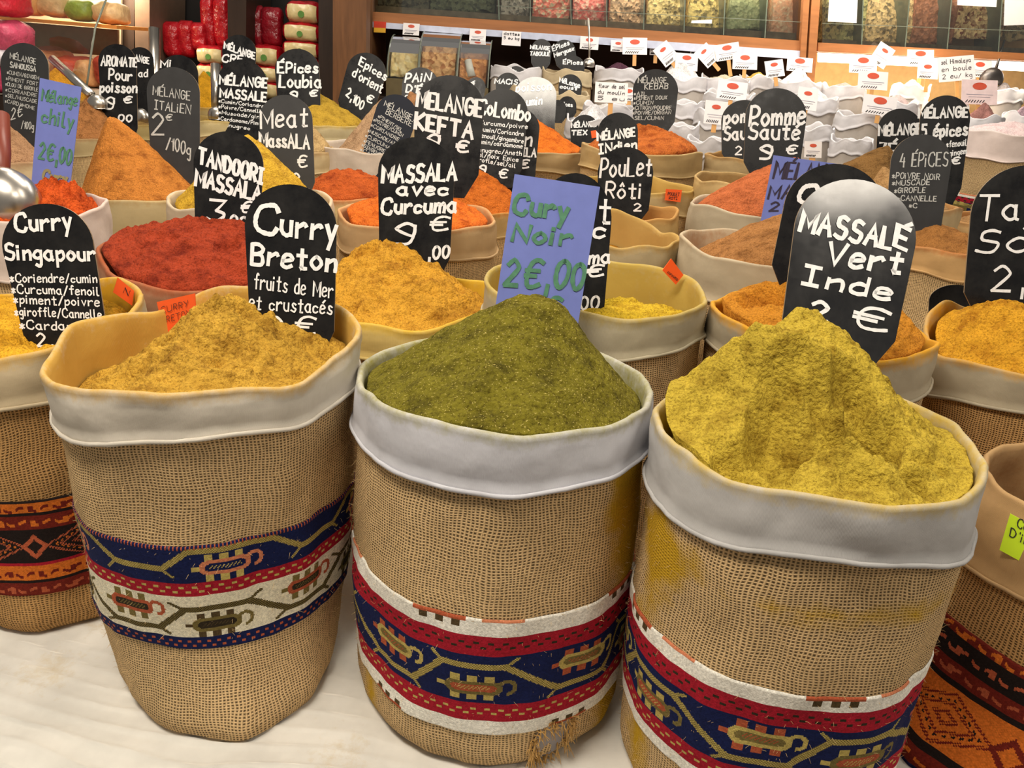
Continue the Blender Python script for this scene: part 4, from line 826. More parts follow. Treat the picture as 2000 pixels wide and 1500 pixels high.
tagp(((1311, 505), (1335, 537), (1320, 556), (1294, 528)), inside_d('hollow', 1315, 550)-.012, 'orange paper tag inside the half empty yellow sack', [('curcuma', 1303, 532, 1322, 548, 6, 1)], M_orange, 3, yaw=35)
tagp(((1301, 369), (1332, 371), (1329, 395), (1299, 391)), outside_d('amber', 1315, 388), 'orange paper tag on the cuff beside Poulet Rôti', [('POULET', 1304, 381, 1326, 383, 6, 1), ('ROTI', 1306, 389, 1322, 390, 5, 1)], M_orange, 4, yaw=30)
tagp(((1973, 1003), (2040, 1040), (2032, 1118), (1952, 1074)), outside_d('S4', 1985, 1060)-.004, 'lime green tag reading Curry D on the cuff at the right edge', [('Curry', 1986, 1028, 2034, 1056, 17, 2), ("D'inde", 1972, 1046, 2030, 1078, 17, 2)], M_lime, 5, yaw=-32, lean=10)
tagp(((1154, 256), (1164, 254), (1166, 268), (1156, 270)), dp('kebab', -.2), 'tiny orange tag left of the Mélange Indien sign', [], M_orange, 6)
# ------------------------------------------------------------------ counter with the small white sacks
mb = MB(); mb.box((-.17, 3.72, 0), (3.3, 5.3, .9)); mb.box((1.25, 3.3, 0), (3.3, 3.72, .9)); ct = mb.build('sack_counter', [M_dark]); tag(ct, 'higher counter under the small white sacks at the back', 'counter')
CANV = (222, 218, 219)
def wd(x, y): return 5.1-max(0, (y-hor(x)))*.0093
def wsack(k, x, y, w, label, rgb, hgt=0, stain=(214, 206, 196), deep=0, wav=.010, bm=None, can=CANV, apex=None, seed=1, low=.035, d=None, cuff=.07, heapn='spice', tall=.9):
    d = d or wd(x, y)
    s = sack(k, x, y, w*.87, .3, label, can, stain, base=tall, cuff=cuff, depth=d, wav=wav, seed=seed, seg=48, bmat=bm or canvas((196, 186, 176), (170, 150, 120)), stain_amt=.35, inner=.1, group='small white canvas sacks at the back', belly=1.05, body=False)
    heap(k, apex or (0, 0), 0, ((0, low),), powder(rgb), heapn+' in the '+label, zapex=None if apex else hgt+.018, nr=24, nt=60, seed=seed, amp=.008, lump=.008, group='heaps in the small white sacks', rnd_top=.2)
WH = (240, 236, 236)
E_ = [
 ('plastic', 1010, 132, 118, 'sack with a crumpled white plastic liner in the back row', (226, 224, 224), -.02), ('jute', 1108, 138, 112, 'burlap sack under the tiny Épices Merguez sign', (190, 160, 120), -.05),
 ('hibiscus', 1210, 135, 112, 'white sack of dark purple hibiscus in the back row', (84, 52, 66), .02), ('cone', 1330, 150, 120, 'white sack with a tall white cone behind the Mélange Kebab sign', WH, .10),
 ('pepper', 1418, 152, 112, 'white sack of beige grains under the raised price card', (196, 184, 160), .0), ('mustardseed', 1482, 150, 90, 'white sack of yellow grains below the shelf post', (206, 170, 86), .01),
 ('salt', 1558, 160, 110, 'white sack with a sloping white heap left of the shelf post', WH, .06), ('flour', 1588, 190, 122, 'white sack heaped with white powder behind Pomme Sauté', WH, .035),
 ('curl', 1650, 168, 100, 'grey lipped sack of tangled dried pieces right of the shelf post', (190, 180, 170), .0), ('chalky', 1190, 205, 118, 'white sack behind the handwritten card', (226, 220, 214), -.01),
 ('mound', 1158, 232, 120, 'white sack with a broad white heap above the Mélange TEX sign', WH, .05), ('bunch', 1112, 182, 92, 'cream sack holding the tiny Mélange sign', (206, 186, 156), -.02),
 ('slim', 1032, 170, 88, 'cream sack behind the Macis sign', (216, 196, 160), .0), ('openmouth', 1335, 198, 96, 'white sack with an open grey mouth beside Mélange Kebab', (190, 186, 182), -.06),
 ('wide', 1425, 182, 118, 'white sack with a wrinkled lip below the yellow grains', (200, 192, 184), -.03), ('rough', 1328, 242, 92, 'white sack right beside the rust orange heap', (200, 196, 196), -.05),
 ('speckled', 1402, 218, 104, 'white sack of speckled seeds left of both Pomme Sauté signs', (176, 168, 172), .01), ('gape', 1380, 272, 92, 'gaping white sack below the speckled seeds', (190, 186, 184), -.06),
 ('hollowed', 1690, 222, 132, 'wide white sack with a hollow mouth under two price cards', (206, 196, 184), -.06), ('tucked', 1590, 246, 98, 'white sack tucked right of Pomme Sauté', (180, 170, 150), -.05),
 ('creased', 1665, 272, 98, 'creased white sack below the wide hollow one', (196, 190, 186), -.05), ('petal', 1752, 198, 106, 'white sack of pale pink petals at right', (226, 200, 196), .02),
 ('palegrain', 1850, 198, 104, 'white sack of pale grain below the handwritten white card', (232, 222, 206), .015), ('rosy', 1920, 226, 104, 'white sack of dusty rose powder under the pink price card', (166, 118, 110), .05),
 ('lavender', 2000, 222, 100, 'white sack of mauve buds at the right edge', (164, 140, 150), .03), ('darkseed', 1960, 175, 100, 'white sack of grey seeds under the dark scoop', (170, 160, 158), .02), ('ivory', 1780, 168, 92, 'white sack of ivory flakes in the lit corner', (236, 226, 200), .02)]
for i, (k, x, y, wpx, lab, rgb, hg) in enumerate(E_):
    kw = {}
    if k in ('jute', 'bunch', 'slim'): kw = dict(can=(206, 186, 150), bm=burlap())
    wsack('w_'+k, x, y, wpx, lab, rgb, hg, seed=130+i, low=.03 if hg > -.04 else .06, **kw)
s = sack('pinksalt', 1972, 258, 190, .5, 'large pale sack heaped with pale pink salt at the right edge', (232, 214, 206), (240, 220, 216), base=.9, depth=3.6, wav=.004, seed=170, cuff=.10, seg=72, stain_amt=.3, taper=1)
heap('pinksalt', (1985, 238), 0, ((0, .0), (270, .002)), powder((240, 214, 210), (226, 190, 188)), 'pale pink salt heap at the right edge', p=.7, nr=40, nt=90, seed=171, amp=.006, rnd_top=.3)
trim('pinksalt', .08, .2, trim_navy, 0, cs=.003)

# small far signs
for (B, T, W, k, lab, lines, gl) in (
 ((1055, 135), (1059, 76), 40, dp('w_plastic', 0.02), 'tiny black sign reading Mélange Taboulé in the white bag row', [('MELANGE', 1036, 95, 1073, 98, 7, 2), ('TABOULÉ', 1035, 108, 1073, 109, 7, 2)], None),
 ((1110, 135), (1097, 78), 44, dp('w_jute', 0.04), 'tiny black sign reading Épices Merguez, tilted, right of Mélange Taboulé', [('ÉPices', 1080, 100, 1112, 87, 9, 2), ('Merguez', 1083, 112, 1121, 98, 8, 2)], None),
 ((1121, 155), (1121, 109), 42, dp('w_jute', -0.06), 'tiny black sign reading Épices below Épices Merguez', [('ÉPices', 1100, 125, 1138, 126, 8, 2)], None),
 ((1112, 205), (1115, 145), 46, dp('w_bunch', 0), 'tiny black sign reading Mélange in the cream burlap sack', [('MéLange', 1093, 160, 1132, 172, 10, 2), ('coust', 1094, 172, 1126, 176, 7, 2)], None),
 ((1005, 175), (1010, 129), 40, dp('w_plastic', -0.08), 'tiny black sign reading Épices above the one reading Macis', [('ÉPices', 992, 143, 1026, 150, 9, 2)], None),
 ((990, 190), (994, 142), 48, dp('w_slim', 0), 'tiny black sign reading Macis left of the grey glinting sign', [('MACiS', 966, 163, 1010, 165, 9, 2.4)], None),
 ((1141, 290), (1142, 224), 56, dp('w_mound', -0.1), 'small black sign reading Mélange TEX in the white heap', [('MÉLANGE', 1116, 249, 1164, 247, 10, 2.6), ('TEX', 1116, 264, 1146, 263, 9, 2.8)], None),
 ((1110, 230), (1106, 188), 36, dp('w_mound', 0.03), 'tiny black sign right of the grey glinting sign', [('épices', 1092, 205, 1118, 209, 8, 1.8)], None),
 ((1088, 240), (1090, 195), 34, dp('w_mound', 0.0), 'tiny blank black sign beside the grey glinting sign', [], None),
 ((920, 225), (933, 151), 38, dp('pain', 0.02), 'small black sign peeking out right of Mélange Kefta', [('é', 918, 166, 926, 166, 8, 2)], None)):
    sign(B, T, W, k, lab, lines, seed=int(T[0]), arc=.5, group='tiny far black signs')
sign((1043, 300), (1047, 150), 82, dp('paprika', .1), 'tall grey glinting sign reading poisson cumin', [('poisson', 1008, 180, 1076, 176, 17, 2.6), ('cumin', 1020, 208, 1058, 204, 17, 2.6)], seed=60, lean=-7, board=M_gloss)


# ------------------------------------------------------------------ price cards on sticks
def pcard(x, y, w_, h_, rot, d, label, stick=0, oval=True, script=None, tint=None, seed=1, yaw=0, name='price_card', gl='white price cards on wooden sticks'):
    a = math.radians(rot); c, s_ = math.cos(a), math.sin(a)
    def rt(dx, dy): return (x+dx*c-dy*s_, y+dx*s_+dy*c)
    cn = (rt(-w_/2, -h_/2), rt(w_/2, -h_/2), rt(w_/2, h_/2), rt(-w_/2, h_/2))
    o, pl = flat_card(cn, d, label, None, tint or M_card, M_print, 'price card', name, yaw, 6, seed, gl, .0015)
    if stick:
        p0 = pl.px(*rt(0, h_*.2)); p1 = pl.px(*rt(-s_*0, h_/2+stick)); wv = .011
        mb = MB(); mb.box((p0[0]-wv, .0018, p1[1]), (p0[0]+wv, .0045, p0[1])); mb.build('stick', M_stick, o)
    if oval:
        ce = pl.px(*rt(0, -h_*.24)); ra = pl.px(*rt(w_*.2, -h_*.24))-ce; R_ = np.hypot(*ra); th = math.atan2(ra[1], ra[0]); V = []
        for k in range(20):
            g = 2*math.pi*k/20; u, v = R_*math.cos(g), R_*.5*math.sin(g); V.append((ce[0]+u*math.cos(th)-v*math.sin(th), -.001, ce[1]+u*math.sin(th)+v*math.cos(th)))
        mesh('red_oval', V, [tuple(range(19, -1, -1))], M_red, o, False)
        rnd = random.Random(seed); V = []; Fc = []; m = FPX/d
        for fy, x0, x1, t in ((.10, -.36, .38, .9), (.20, -.3, .3, .7)):
            ribbon(V, Fc, [pl.px(*rt(w_*(x0+(x1-x0)*q/5), h_*fy)) for q in range(6)], t/m, -.001, rnd)
        mesh('print', V, Fc, M_print, o, False); V = []; Fc = []
        n = 7
        for q in range(n):
            xx = -.38+.55*q/n; ribbon(V, Fc, [pl.px(*rt(w_*xx, h_*.42)), pl.px(*rt(w_*(xx+.05), h_*.33))], 1.6/m, -.001, rnd)
        mesh('price_digits', V, Fc, M_ink, o, False)
    if script:
        V = []; rnd = random.Random(seed); Fc = []; m = FPX/d
        for i, t in enumerate(script):
            fy = -.22+.3*i
            for st in layout(t, rnd): ribbon(V, Fc, [pl.px(*rt(w_*(-.4+.8*p), h_*fy-q*h_*.18)) for p, q in st], 1.1/m, -.001, rnd)
        mesh('handwriting', V, Fc, M_ink, o, False)
    return o
for i, (x, y, w_, h_, r_, st, lab, sc_) in enumerate([
 (1240, 90, 48, 33, 1, 22, 'upright white price card above the purple hibiscus', None), (1301, 105, 34, 42, -38, 24, 'white price card tilted steeply, first right of the hibiscus card', None),
 (1281, 95, 24, 25, 2, 0, 'small white card mostly hidden behind the steeply tilted card', None), (1341, 121, 44, 34, 4, 14, 'white price card in the tall white cone', None),
 (1381, 108, 32, 40, -42, 18, 'white price card tilted like a diamond left of the raised card', None), (1421, 101, 48, 32, -9, 32, 'white price card raised highest on a stick over the grains', None),
 (1455, 120, 48, 31, 2, 16, 'white price card over the yellow grains', None), (1358, 96, 20, 20, 0, 0, 'small white card behind the diamond tilted one', None),
 (1513, 134, 36, 33, -8, 18, 'narrow white price card in the sloping white heap', None), (1562, 126, 50, 28, 5, 12, 'white price card just left of the shelf post', None),
 (1686, 126, 54, 34, 3, 22, 'white price card right of the shelf post, lowest left of the lit group', None), (1723, 108, 34, 44, 33, 30, 'white price card tilted over the lit strip', None),
 (1705, 157, 58, 36, 4, 18, 'white price card with a double red oval in the lit corner', None), (1798, 112, 52, 30, 1, 40, 'white price card standing tallest in the lit corner', None),
 (1812, 138, 40, 32, 3, 26, 'white price card half hidden behind the handwritten card', None), (1868, 134, 72, 48, -5, 30, 'large handwritten white card in the lit corner', ('sel Himalaya', 'en boule', '2 eu/ kg')),
 (1914, 134, 46, 34, 4, 10, 'white price card behind the dark scoop', None), (1913, 180, 70, 48, 2, 18, 'large pink tinted price card above the rose powder', None),
 (1718, 206, 66, 38, 8, 0, 'white price card leaning in the wide hollow sack', None), (1742, 222, 62, 38, 8, 28, 'white price card overlapping the Mélange 7 sign', None),
 (1430, 177, 58, 37, 8, 10, 'white price card in the wrinkled lip sack', None), (1398, 220, 44, 46, 6, 0, 'white price card over the speckled seeds', None),
 (1194, 181, 64, 40, 3, 44, 'handwritten white card in front of the hibiscus sack', ('fleur de sel', 'du moulin', '5 eu')), (1228, 184, 38, 26, 0, 8, 'small white card behind the handwritten one by Mélange Kebab', None),
 (1577, 193, 40, 44, 8, 0, 'white price card behind the Pomme Sauté sign', None), (1588, 292, 34, 32, 2, 40, 'white price card right of Pomme Sauté, low down', None)]):
    d = wd(x, y+h_/2+max(st, 14)) - .05
    if 'Mélange 7' in lab: d = dp('w_petal', -.02)
    pcard(x, y, w_, h_, r_, d, lab, st or 16, sc_ is None, sc_, seed=200+i, tint=simple('pinkish_card', (240, 214, 210), .5) if 'pink' in lab else None)

# ------------------------------------------------------------------ wooden wall cabinet with glass fronted bins
YC = 5.45
cab = empty('shelf_cabinet', atY(1150, 60, YC)); tag(cab, 'long wooden wall cabinet with glass fronted bins and a price rail', 'cabinet')
def cpart(name, qs, Y, th, mat):
    mb = MB()
    for q in qs: mb.slab(q, Y, th)
    o = mb.build(name, mat); M = o.matrix_world.copy(); o.parent = cab; o.matrix_parent_inverse = Matrix.Translation(cab.location).inverted(); return o
bpy.context.view_layer.update()
cpart('shelf_board', [((718, 22), (1574, 80), (1574, 100), (718, 42))], YC-.03, .45, M_wood)
cpart('shelf_board', [((1598, 83), (2080, 108), (2080, 122), (1598, 101))], YC-.03, .45, M_wood)
cpart('price_rail', [((722, 42), (1573, 100), (1572, 117), (722, 53))], YC-.045, .02, simple('rail_plastic', (206, 212, 232), .5))
lamp_m = glow('strip_lamp', (1, .93, .82), 5.0)
ls = cpart('strip_light', [((1600, 103), (2060, 124), (2060, 142), (1600, 121))], YC+.06, .03, lamp_m)
cpart('upright', [((1573, -60), (1585, -60), (1571, 165), (1560, 165))], YC-.06, .4, M_wood)
cpart('upright', [((1589, -60), (1606, -60), (1590, 170), (1575, 170))], YC-.06, .4, M_wood)
cpart('side_panel', [((714, -60), (727, -60), (727, 215), (714, 215))], YC-.06, .5, M_post)
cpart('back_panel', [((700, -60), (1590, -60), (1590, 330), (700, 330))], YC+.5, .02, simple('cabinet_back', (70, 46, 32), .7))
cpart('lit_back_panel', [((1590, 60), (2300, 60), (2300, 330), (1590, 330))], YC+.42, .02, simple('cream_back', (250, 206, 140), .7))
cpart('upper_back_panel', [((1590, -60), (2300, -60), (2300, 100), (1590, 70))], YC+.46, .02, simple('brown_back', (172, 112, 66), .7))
cpart('bin_shade_strip', [((727, 10), (1070, 34), (1575, 66), (1575, 82), (727, 24))], YC+.06, .02, simple('bin_shade_brown', (120, 102, 80), .3, var=.35))  # brown strip stands in for shade over the lower bin contents
cpart('bin_shade_strip', [((1606, 76), (1850, 88), (2080, 98), (2080, 108), (1606, 86))], YC+.06, .02, simple('bin_shade_brown', (120, 102, 80), .3, var=.35))  # same painted shade strip across the right-hand bins
cpart('glass_pane', [((727, -60), (1572, -60), (1572, 79), (727, 22))], YC-.015, .006, M_glass)
cpart('glass_pane', [((1606, -60), (2080, -60), (2080, 108), (1606, 84))], YC-.015, .006, M_glass)
cpart('glass_lip', [((970, 11), (1572, 43), (1572, 44), (970, 12))], YC-.03, .008, M_gedge)
cpart('glass_lip', [((1606, 45), (2080, 63), (2080, 64), (1606, 46))], YC-.03, .008, M_gedge)
for xa, xb in ((970, 975), (1035, 1036), (1113, 1116), (1185, 1185), (1260, 1257), (1340, 1336), (1419, 1413), (1502, 1494), (1688, 1683), (1782, 1768), (1864, 1850), (1962, 1950)):
    yb = 22+(xb-727)*.0675 if xb < 1580 else 84+(xb-1606)*.05
    cpart('glass_divider', [((xa-1.1, -60), (xa+1.1, -60), (xb+1.1, yb), (xb-1.1, yb))], YC-.01, .3, M_gedge)
def fill(x0, x1, yt, yb, rgb, label, seed, sp=.03, rgb2=None, Y=YC+.13, cell=26):
    """a bin's contents: a bank of pieces sloping back from the glass"""
    nx, nz = 34, 26; V = []; Fc = []
    a = atY(x0, yb, Y); b = atY(x1, yb, Y); t = atY((x0+x1)/2, yt, Y+.12); so = Vector((seed*3.3, 0, 0))
    for i in range(nz+1):
        for j in range(nx+1):
            u, v = j/nx, i/nz; x = a[0]+(b[0]-a[0])*u; z0 = a[2]+(b[2]-a[2])*u; z = z0+(t[2]-z0)*v; y = Y+.12*v*v
            c = noise.voronoi(Vector((x*cell, y*cell, z*cell))+so)[0]
            y -= sp*(min(.5, c[1]-c[0])-.2)*.6+.02*noise.noise(Vector((x*9, z*9, seed)))
            V.append((x, y, z+(.02*noise.noise(Vector((x*14, seed, 1))) if i == 0 else 0)))
    n = len(V); W_ = nx+1
    for i in range(nz):
        for j in range(nx): q = i*W_+j; Fc.append((q, q+1, q+W_+1, q+W_))
    bk = [0, nx, nz*W_+nx, nz*W_]; V += [(V[k][0], Y+.26, V[k][2]) for k in bk]
    Fc += [tuple(list(range(nx, -1, -1))+[n, n+1]), tuple([nz*W_+j for j in range(nx+1)]+[n+2, n+3]), tuple([i*W_ for i in range(nz+1)]+[n+3, n]), tuple([i*W_+nx for i in range(nz, -1, -1)]+[n+1, n+2]), (n+3, n+2, n+1, n)]
    d = rgb2 or tuple(v*.6 for v in rgb)
    k = 'flakes%s%s' % (rgb, rgb2); m = bpy.data.materials.get(k)
    if not m:
        m, nt, p = newmat(k, lin(rgb), .7); co = N(nt, 'ShaderNodeTexCoord').outputs['Object']
        v = N(nt, 'ShaderNodeTexVoronoi'); v.inputs['Scale'].default_value = cell*2.4; nt.links.new(co, v.inputs['Vector'])
        sp_ = N(nt, 'ShaderNodeSeparateColor'); nt.links.new(v.outputs['Color'], sp_.inputs[0])
        nt.links.new(ramp(nt, sp_.outputs[0], [(.1, lin(d)), (.5, lin(rgb)), (.9, tuple(min(1, q*1.3) for q in lin(rgb)))]), p.inputs['Base Color'])
        bump(nt, p, v.outputs['Distance'], .01, .6)
    o = mesh('bulk_goods', V, Fc, m, None, True); tag(o, label, 'bulk food', 'bulk goods in the wall cabinet'); o['kind'] = 'thing'; return o
fills = [(735, 838, -60, 4, (96, 86, 66), 'dim brown goods in the leftmost cabinet bin', None), (840, 966, -60, 8, (104, 104, 78), 'dim green goods in the second cabinet bin', None),
 (977, 1032, -60, 20, (188, 172, 160), 'greyish pink dried pieces in the cabinet bin above the hanging handwritten card', None), (1039, 1111, -60, 24, (226, 122, 104), 'pink and cream candied pieces in the cabinet', (240, 214, 180)), (1118, 1182, -60, 28, (222, 112, 104), 'bright pink dried fruit in the cabinet, right of the pink and cream bin', (246, 190, 170)),
 (1189, 1256, -60, 33, (222, 176, 138), 'peach coloured dried fruit in the cabinet', None), (1262, 1334, -60, 36, (214, 184, 124), 'tan dried fruit in the cabinet', None), (1341, 1412, -60, 46, (226, 194, 120), 'yellow dried slices in the cabinet, with a white paper at the bottom', None),
 (1419, 1494, -60, 44, (156, 156, 112), 'grey green dried fruit in the cabinet', (196, 190, 140)), (1502, 1566, -60, 62, (222, 160, 124), 'orange pink dried fruit next to the cabinet post', (236, 196, 160)),
 (1606, 1684, -60, 76, (196, 180, 120), 'olive cream seeds behind the blank white label', None), (1688, 1776, -20, 82, (214, 176, 124), 'tan crumbs heaped low in the cabinet right of the post', None), (1780, 1858, -60, 82, (166, 106, 76), 'red brown powder in the cabinet', (146, 92, 66)), (1862, 1958, -60, 70, (226, 190, 140), 'mixed cream and brown nuts in the cabinet', (140, 76, 44)), (1966, 2060, 30, 72, (206, 176, 130), 'pale nuts at the far right of the cabinet', None)]
for i, (x0, x1, yt, yb, c, lab, c2) in enumerate(fills): fill(x0, x1, yt, yb+(14 if x1 < 1580 else 6), c, lab, 300+i, .045, c2)
def plain(c, Y, name, label, cat, mat, th=.003, gl=None, texts=None, pen=None, sw=1.2, seed=1):
    mb = MB(); mb.slab(c, Y, th); o = mb.build(name, mat); tag(o, label, cat, gl)
    if texts:
        rnd = random.Random(seed); V = []; Fc = []; m = FPX/Y
        for t, x0, y0, x1, y1, h in texts:
            for st in layout(t, rnd):
                q = [atY(x0+(x1-x0)*a, y0+(y1-y0)*a-h*b, Y-.0015) for a, b in st]; ribbon(V, Fc, [(p[0], p[2]) for p in q], sw/m, Y-.0015, rnd)
        mesh('writing', V, Fc, pen or M_ink, o, False)
    return o
plain(((1622, -40), (1677, -40), (1673, 45), (1617, 42)), YC-.024, 'shelf_label', 'blank white paper on the cabinet glass right of the post', 'label', M_card, gl='paper labels on the cabinet')
plain(((1872, -40), (1950, -40), (1946, 14), (1870, 10)), YC-.024, 'shelf_label', 'white paper on the glass over the mixed nuts', 'label', M_card, gl='paper labels on the cabinet')
plain(((1964, -40), (2060, -40), (2060, 46), (1961, 50)), YC-.024, 'shelf_label', 'white paper on the glass at the far right of the cabinet', 'label', M_card, gl='paper labels on the cabinet')
plain(((1351, 40), (1391, 38), (1390, 46), (1350, 45)), YC-.024, 'shelf_label', 'white paper scrap under the yellow dried slices', 'label', M_card, gl='paper labels on the cabinet')
pr = plain(((730, 41), (754, 43), (753, 64), (730, 63)), YC-.052, 'shelf_label', 'red and yellow label at the left end of the price rail', 'label', simple('red_label', (216, 66, 40), .6), gl='labels hanging from the price rail')
mb = MB(); mb.slab(((730, 54), (753, 55), (753, 64), (730, 63)), YC-.054, .001); q = mb.build('yellow_half', simple('yellow_label', (236, 180, 50), .6)); q.parent = pr
for x, y, w_, h_, lab, scr in ((803, 57, 32, 23, 'white label left on the price rail above the glass bins', None), (933, 69, 32, 25, 'white label on the price rail above the third glass bin', None), (999, 75, 37, 28, 'handwritten white label on the price rail', ('dattes', '5 eu kg')), (1151, 84, 36, 25, 'white label on the price rail behind the hanging ladle', None), (1207, 90, 28, 22, 'pale label on the price rail left of the hibiscus card', None)):
    pcard(x, y, w_, h_, 4, (YC-.065)/ray(x, y)[1], lab, 0, scr is None, scr, seed=int(x), name='shelf_label', gl='labels hanging from the price rail')
area('shelf_strip_lamp', tuple(atY(1800, 132, YC-.02)+np.array((0, 0, -.03))), tuple(atY(1800, 260, YC-.7)), 1.3, .08, 16, (1, .88, .68))
area('bin_lamp', tuple(atY(1350, -150, YC-.1)), tuple(atY(1350, 40, YC+.3)), 2.6, .1, 22, (1, .88, .7))
area('bin_lamp_right', tuple(atY(1850, -150, YC-.1)), tuple(atY(1850, 40, YC+.3)), 1.6, .1, 9, (1, .88, .7))
# three round fronted glass bins below the rail
YB = 5.15
for i, (x0, x1, yt, yb, c, lab, c2) in enumerate(((762, 814, 80, 152, (236, 200, 138), 'pale yellow flaked nuts', (246, 222, 170)), (822, 888, 74, 158, (206, 156, 104), 'tan shelled nuts', (176, 112, 66)), (896, 948, 88, 168, (196, 132, 78), 'orange brown nuts', (166, 100, 54)))):
    b = empty('glass_bin', atY(x0, yb, YB)); tag(b, 'glass bin with a rounded front holding '+lab+', under the price rail', 'bin', 'round fronted glass bins')
    bpy.context.view_layer.update(); inv = Matrix.Translation(b.location).inverted()
    def bp(mb, name, mat):
        o = mb.build(name, mat); o.parent = b; o.matrix_parent_inverse = inv; return o
    A0 = atY(x0-5, yb, YB); A1 = atY(x1+5, yb+4, YB); zt = atY(x0, yt-14, YB)[2]; D_ = .32; hh = zt-A0[2]
    arc = [(A0[1]-.02+D_*(1-math.cos(math.pi/2*k/10))*.9, A0[2]+hh*math.sin(math.pi/2*k/10)) for k in range(11)]
    for xx in (A0[0], A1[0]):
        mb = MB(); mb.add([(xx-.003, y, z) for y, z in arc+[(A0[1]+D_, A0[2])]]+[(xx+.003, y, z) for y, z in arc+[(A0[1]+D_, A0[2])]], [tuple(range(12)), tuple(range(23, 11, -1))]+[(k, 12+k, 12+(k+1) % 12, (k+1) % 12) for k in range(12)]); bp(mb, 'glass_side', M_glass)
        mb = MB(); mb.tube([(xx, y-.002, z) for y, z in arc], .004, 6); bp(mb, 'glass_rim', M_gedge)
    mb = MB(); mb.add([(A0[0], y, z) for y, z in arc]+[(A1[0], y, z) for y, z in arc], [(k, k+1, 12+k, 11+k) for k in range(10)]); bp(mb, 'glass_front', M_glass)
    mb = MB(); mb.box((A0[0]-.004, A0[1]-.03, A0[2]-.10), (A1[0]+.004, A0[1]+D_, A0[2]-.002)); bp(mb, 'base_tray', simple('bin_tray', (112, 98, 66), .5))
    o = fill(x0, x1, yt-2, yb-2, c, lab+' in the round fronted glass bin', 330+i, .05, c2, YB+.05, 20)
    o.name = 'nuts'
mb = MB(); q0, q1 = atY(735, 190, YB+.02), atY(960, 200, YB+.02); mb.box((q0[0], YB-.02, 0), (q1[0], YB+.6, q1[2]))
tag(mb.build('bin_stand', M_dark), 'dark stand under the round fronted glass bins', 'stand')
# ------------------------------------------------------------------ dark shelves with red rice bags, at left
YS = 4.95
shf = empty('dark_shelf_unit', atY(450, 150, YS)); tag(shf, 'dark wooden shelf unit holding red rice bags', 'shelf unit'); bpy.context.view_layer.update()
def spart(name, q, Y, th, mat):
    mb = MB(); mb.slab(q, Y, th); o = mb.build(name, mat); o.parent = shf; o.matrix_parent_inverse = Matrix.Translation(shf.location).inverted(); return o
spart('upright', ((230, -60), (262, -60), (262, 240), (230, 240)), YS, .5, M_dark)
spart('upright', ((262, -60), (292, -60), (292, 240), (266, 240)), YS-.04, .5, simple('brown_upright', (104, 84, 68), .5))
spart('upright', ((444, -60), (482, -60), (478, 240), (446, 240)), YS-.02, .45, M_dark)
spart('upright', ((622, -60), (650, -60), (650, 240), (622, 240)), YS, .5, M_dark)
spart('back_panel', ((230, -60), (652, -60), (652, 240), (230, 240)), YS+.5, .02, simple('shelf_back', (26, 22, 20), .8))
lowz = atY(450, 215, YS)[2]
mb = MB(); a, b = atY(262, 215, YS), atY(650, 215, YS); mb.box((a[0], YS+.01, lowz-.04), (b[0], YS+.5, lowz)); o = mb.build('shelf_board', M_dark); o.parent = shf; o.matrix_parent_inverse = Matrix.Translation(shf.location).inverted()
mb = MB(); mb.box((a[0]-.1, YS+.0, 0), (b[0], YS+.5, lowz-.04)); o = mb.build('cabinet_base', M_dark); o.parent = shf; o.matrix_parent_inverse = Matrix.Translation(shf.location).inverted()
mb = MB(); mb.slab(((650, -80), (716, -80), (714, 240), (650, 240)), YS-.15, .12); tag(mb.build('wooden_post', M_post), 'thick warm brown wooden post between the rice shelves and the cabinet', 'post')
M_bag = simple('red_plastic', (176, 22, 34), .25, var=.3, scale=14, spec=.6, bmp=.02); M_bag2 = simple('dark_red_plastic', (140, 20, 34), .25, var=.4, scale=14, spec=.6, bmp=.02)
M_win = simple('rice_window', (226, 206, 150), .3, var=.12, scale=60, spec=.6); M_grn = simple('green_mark', (90, 136, 60), .6)
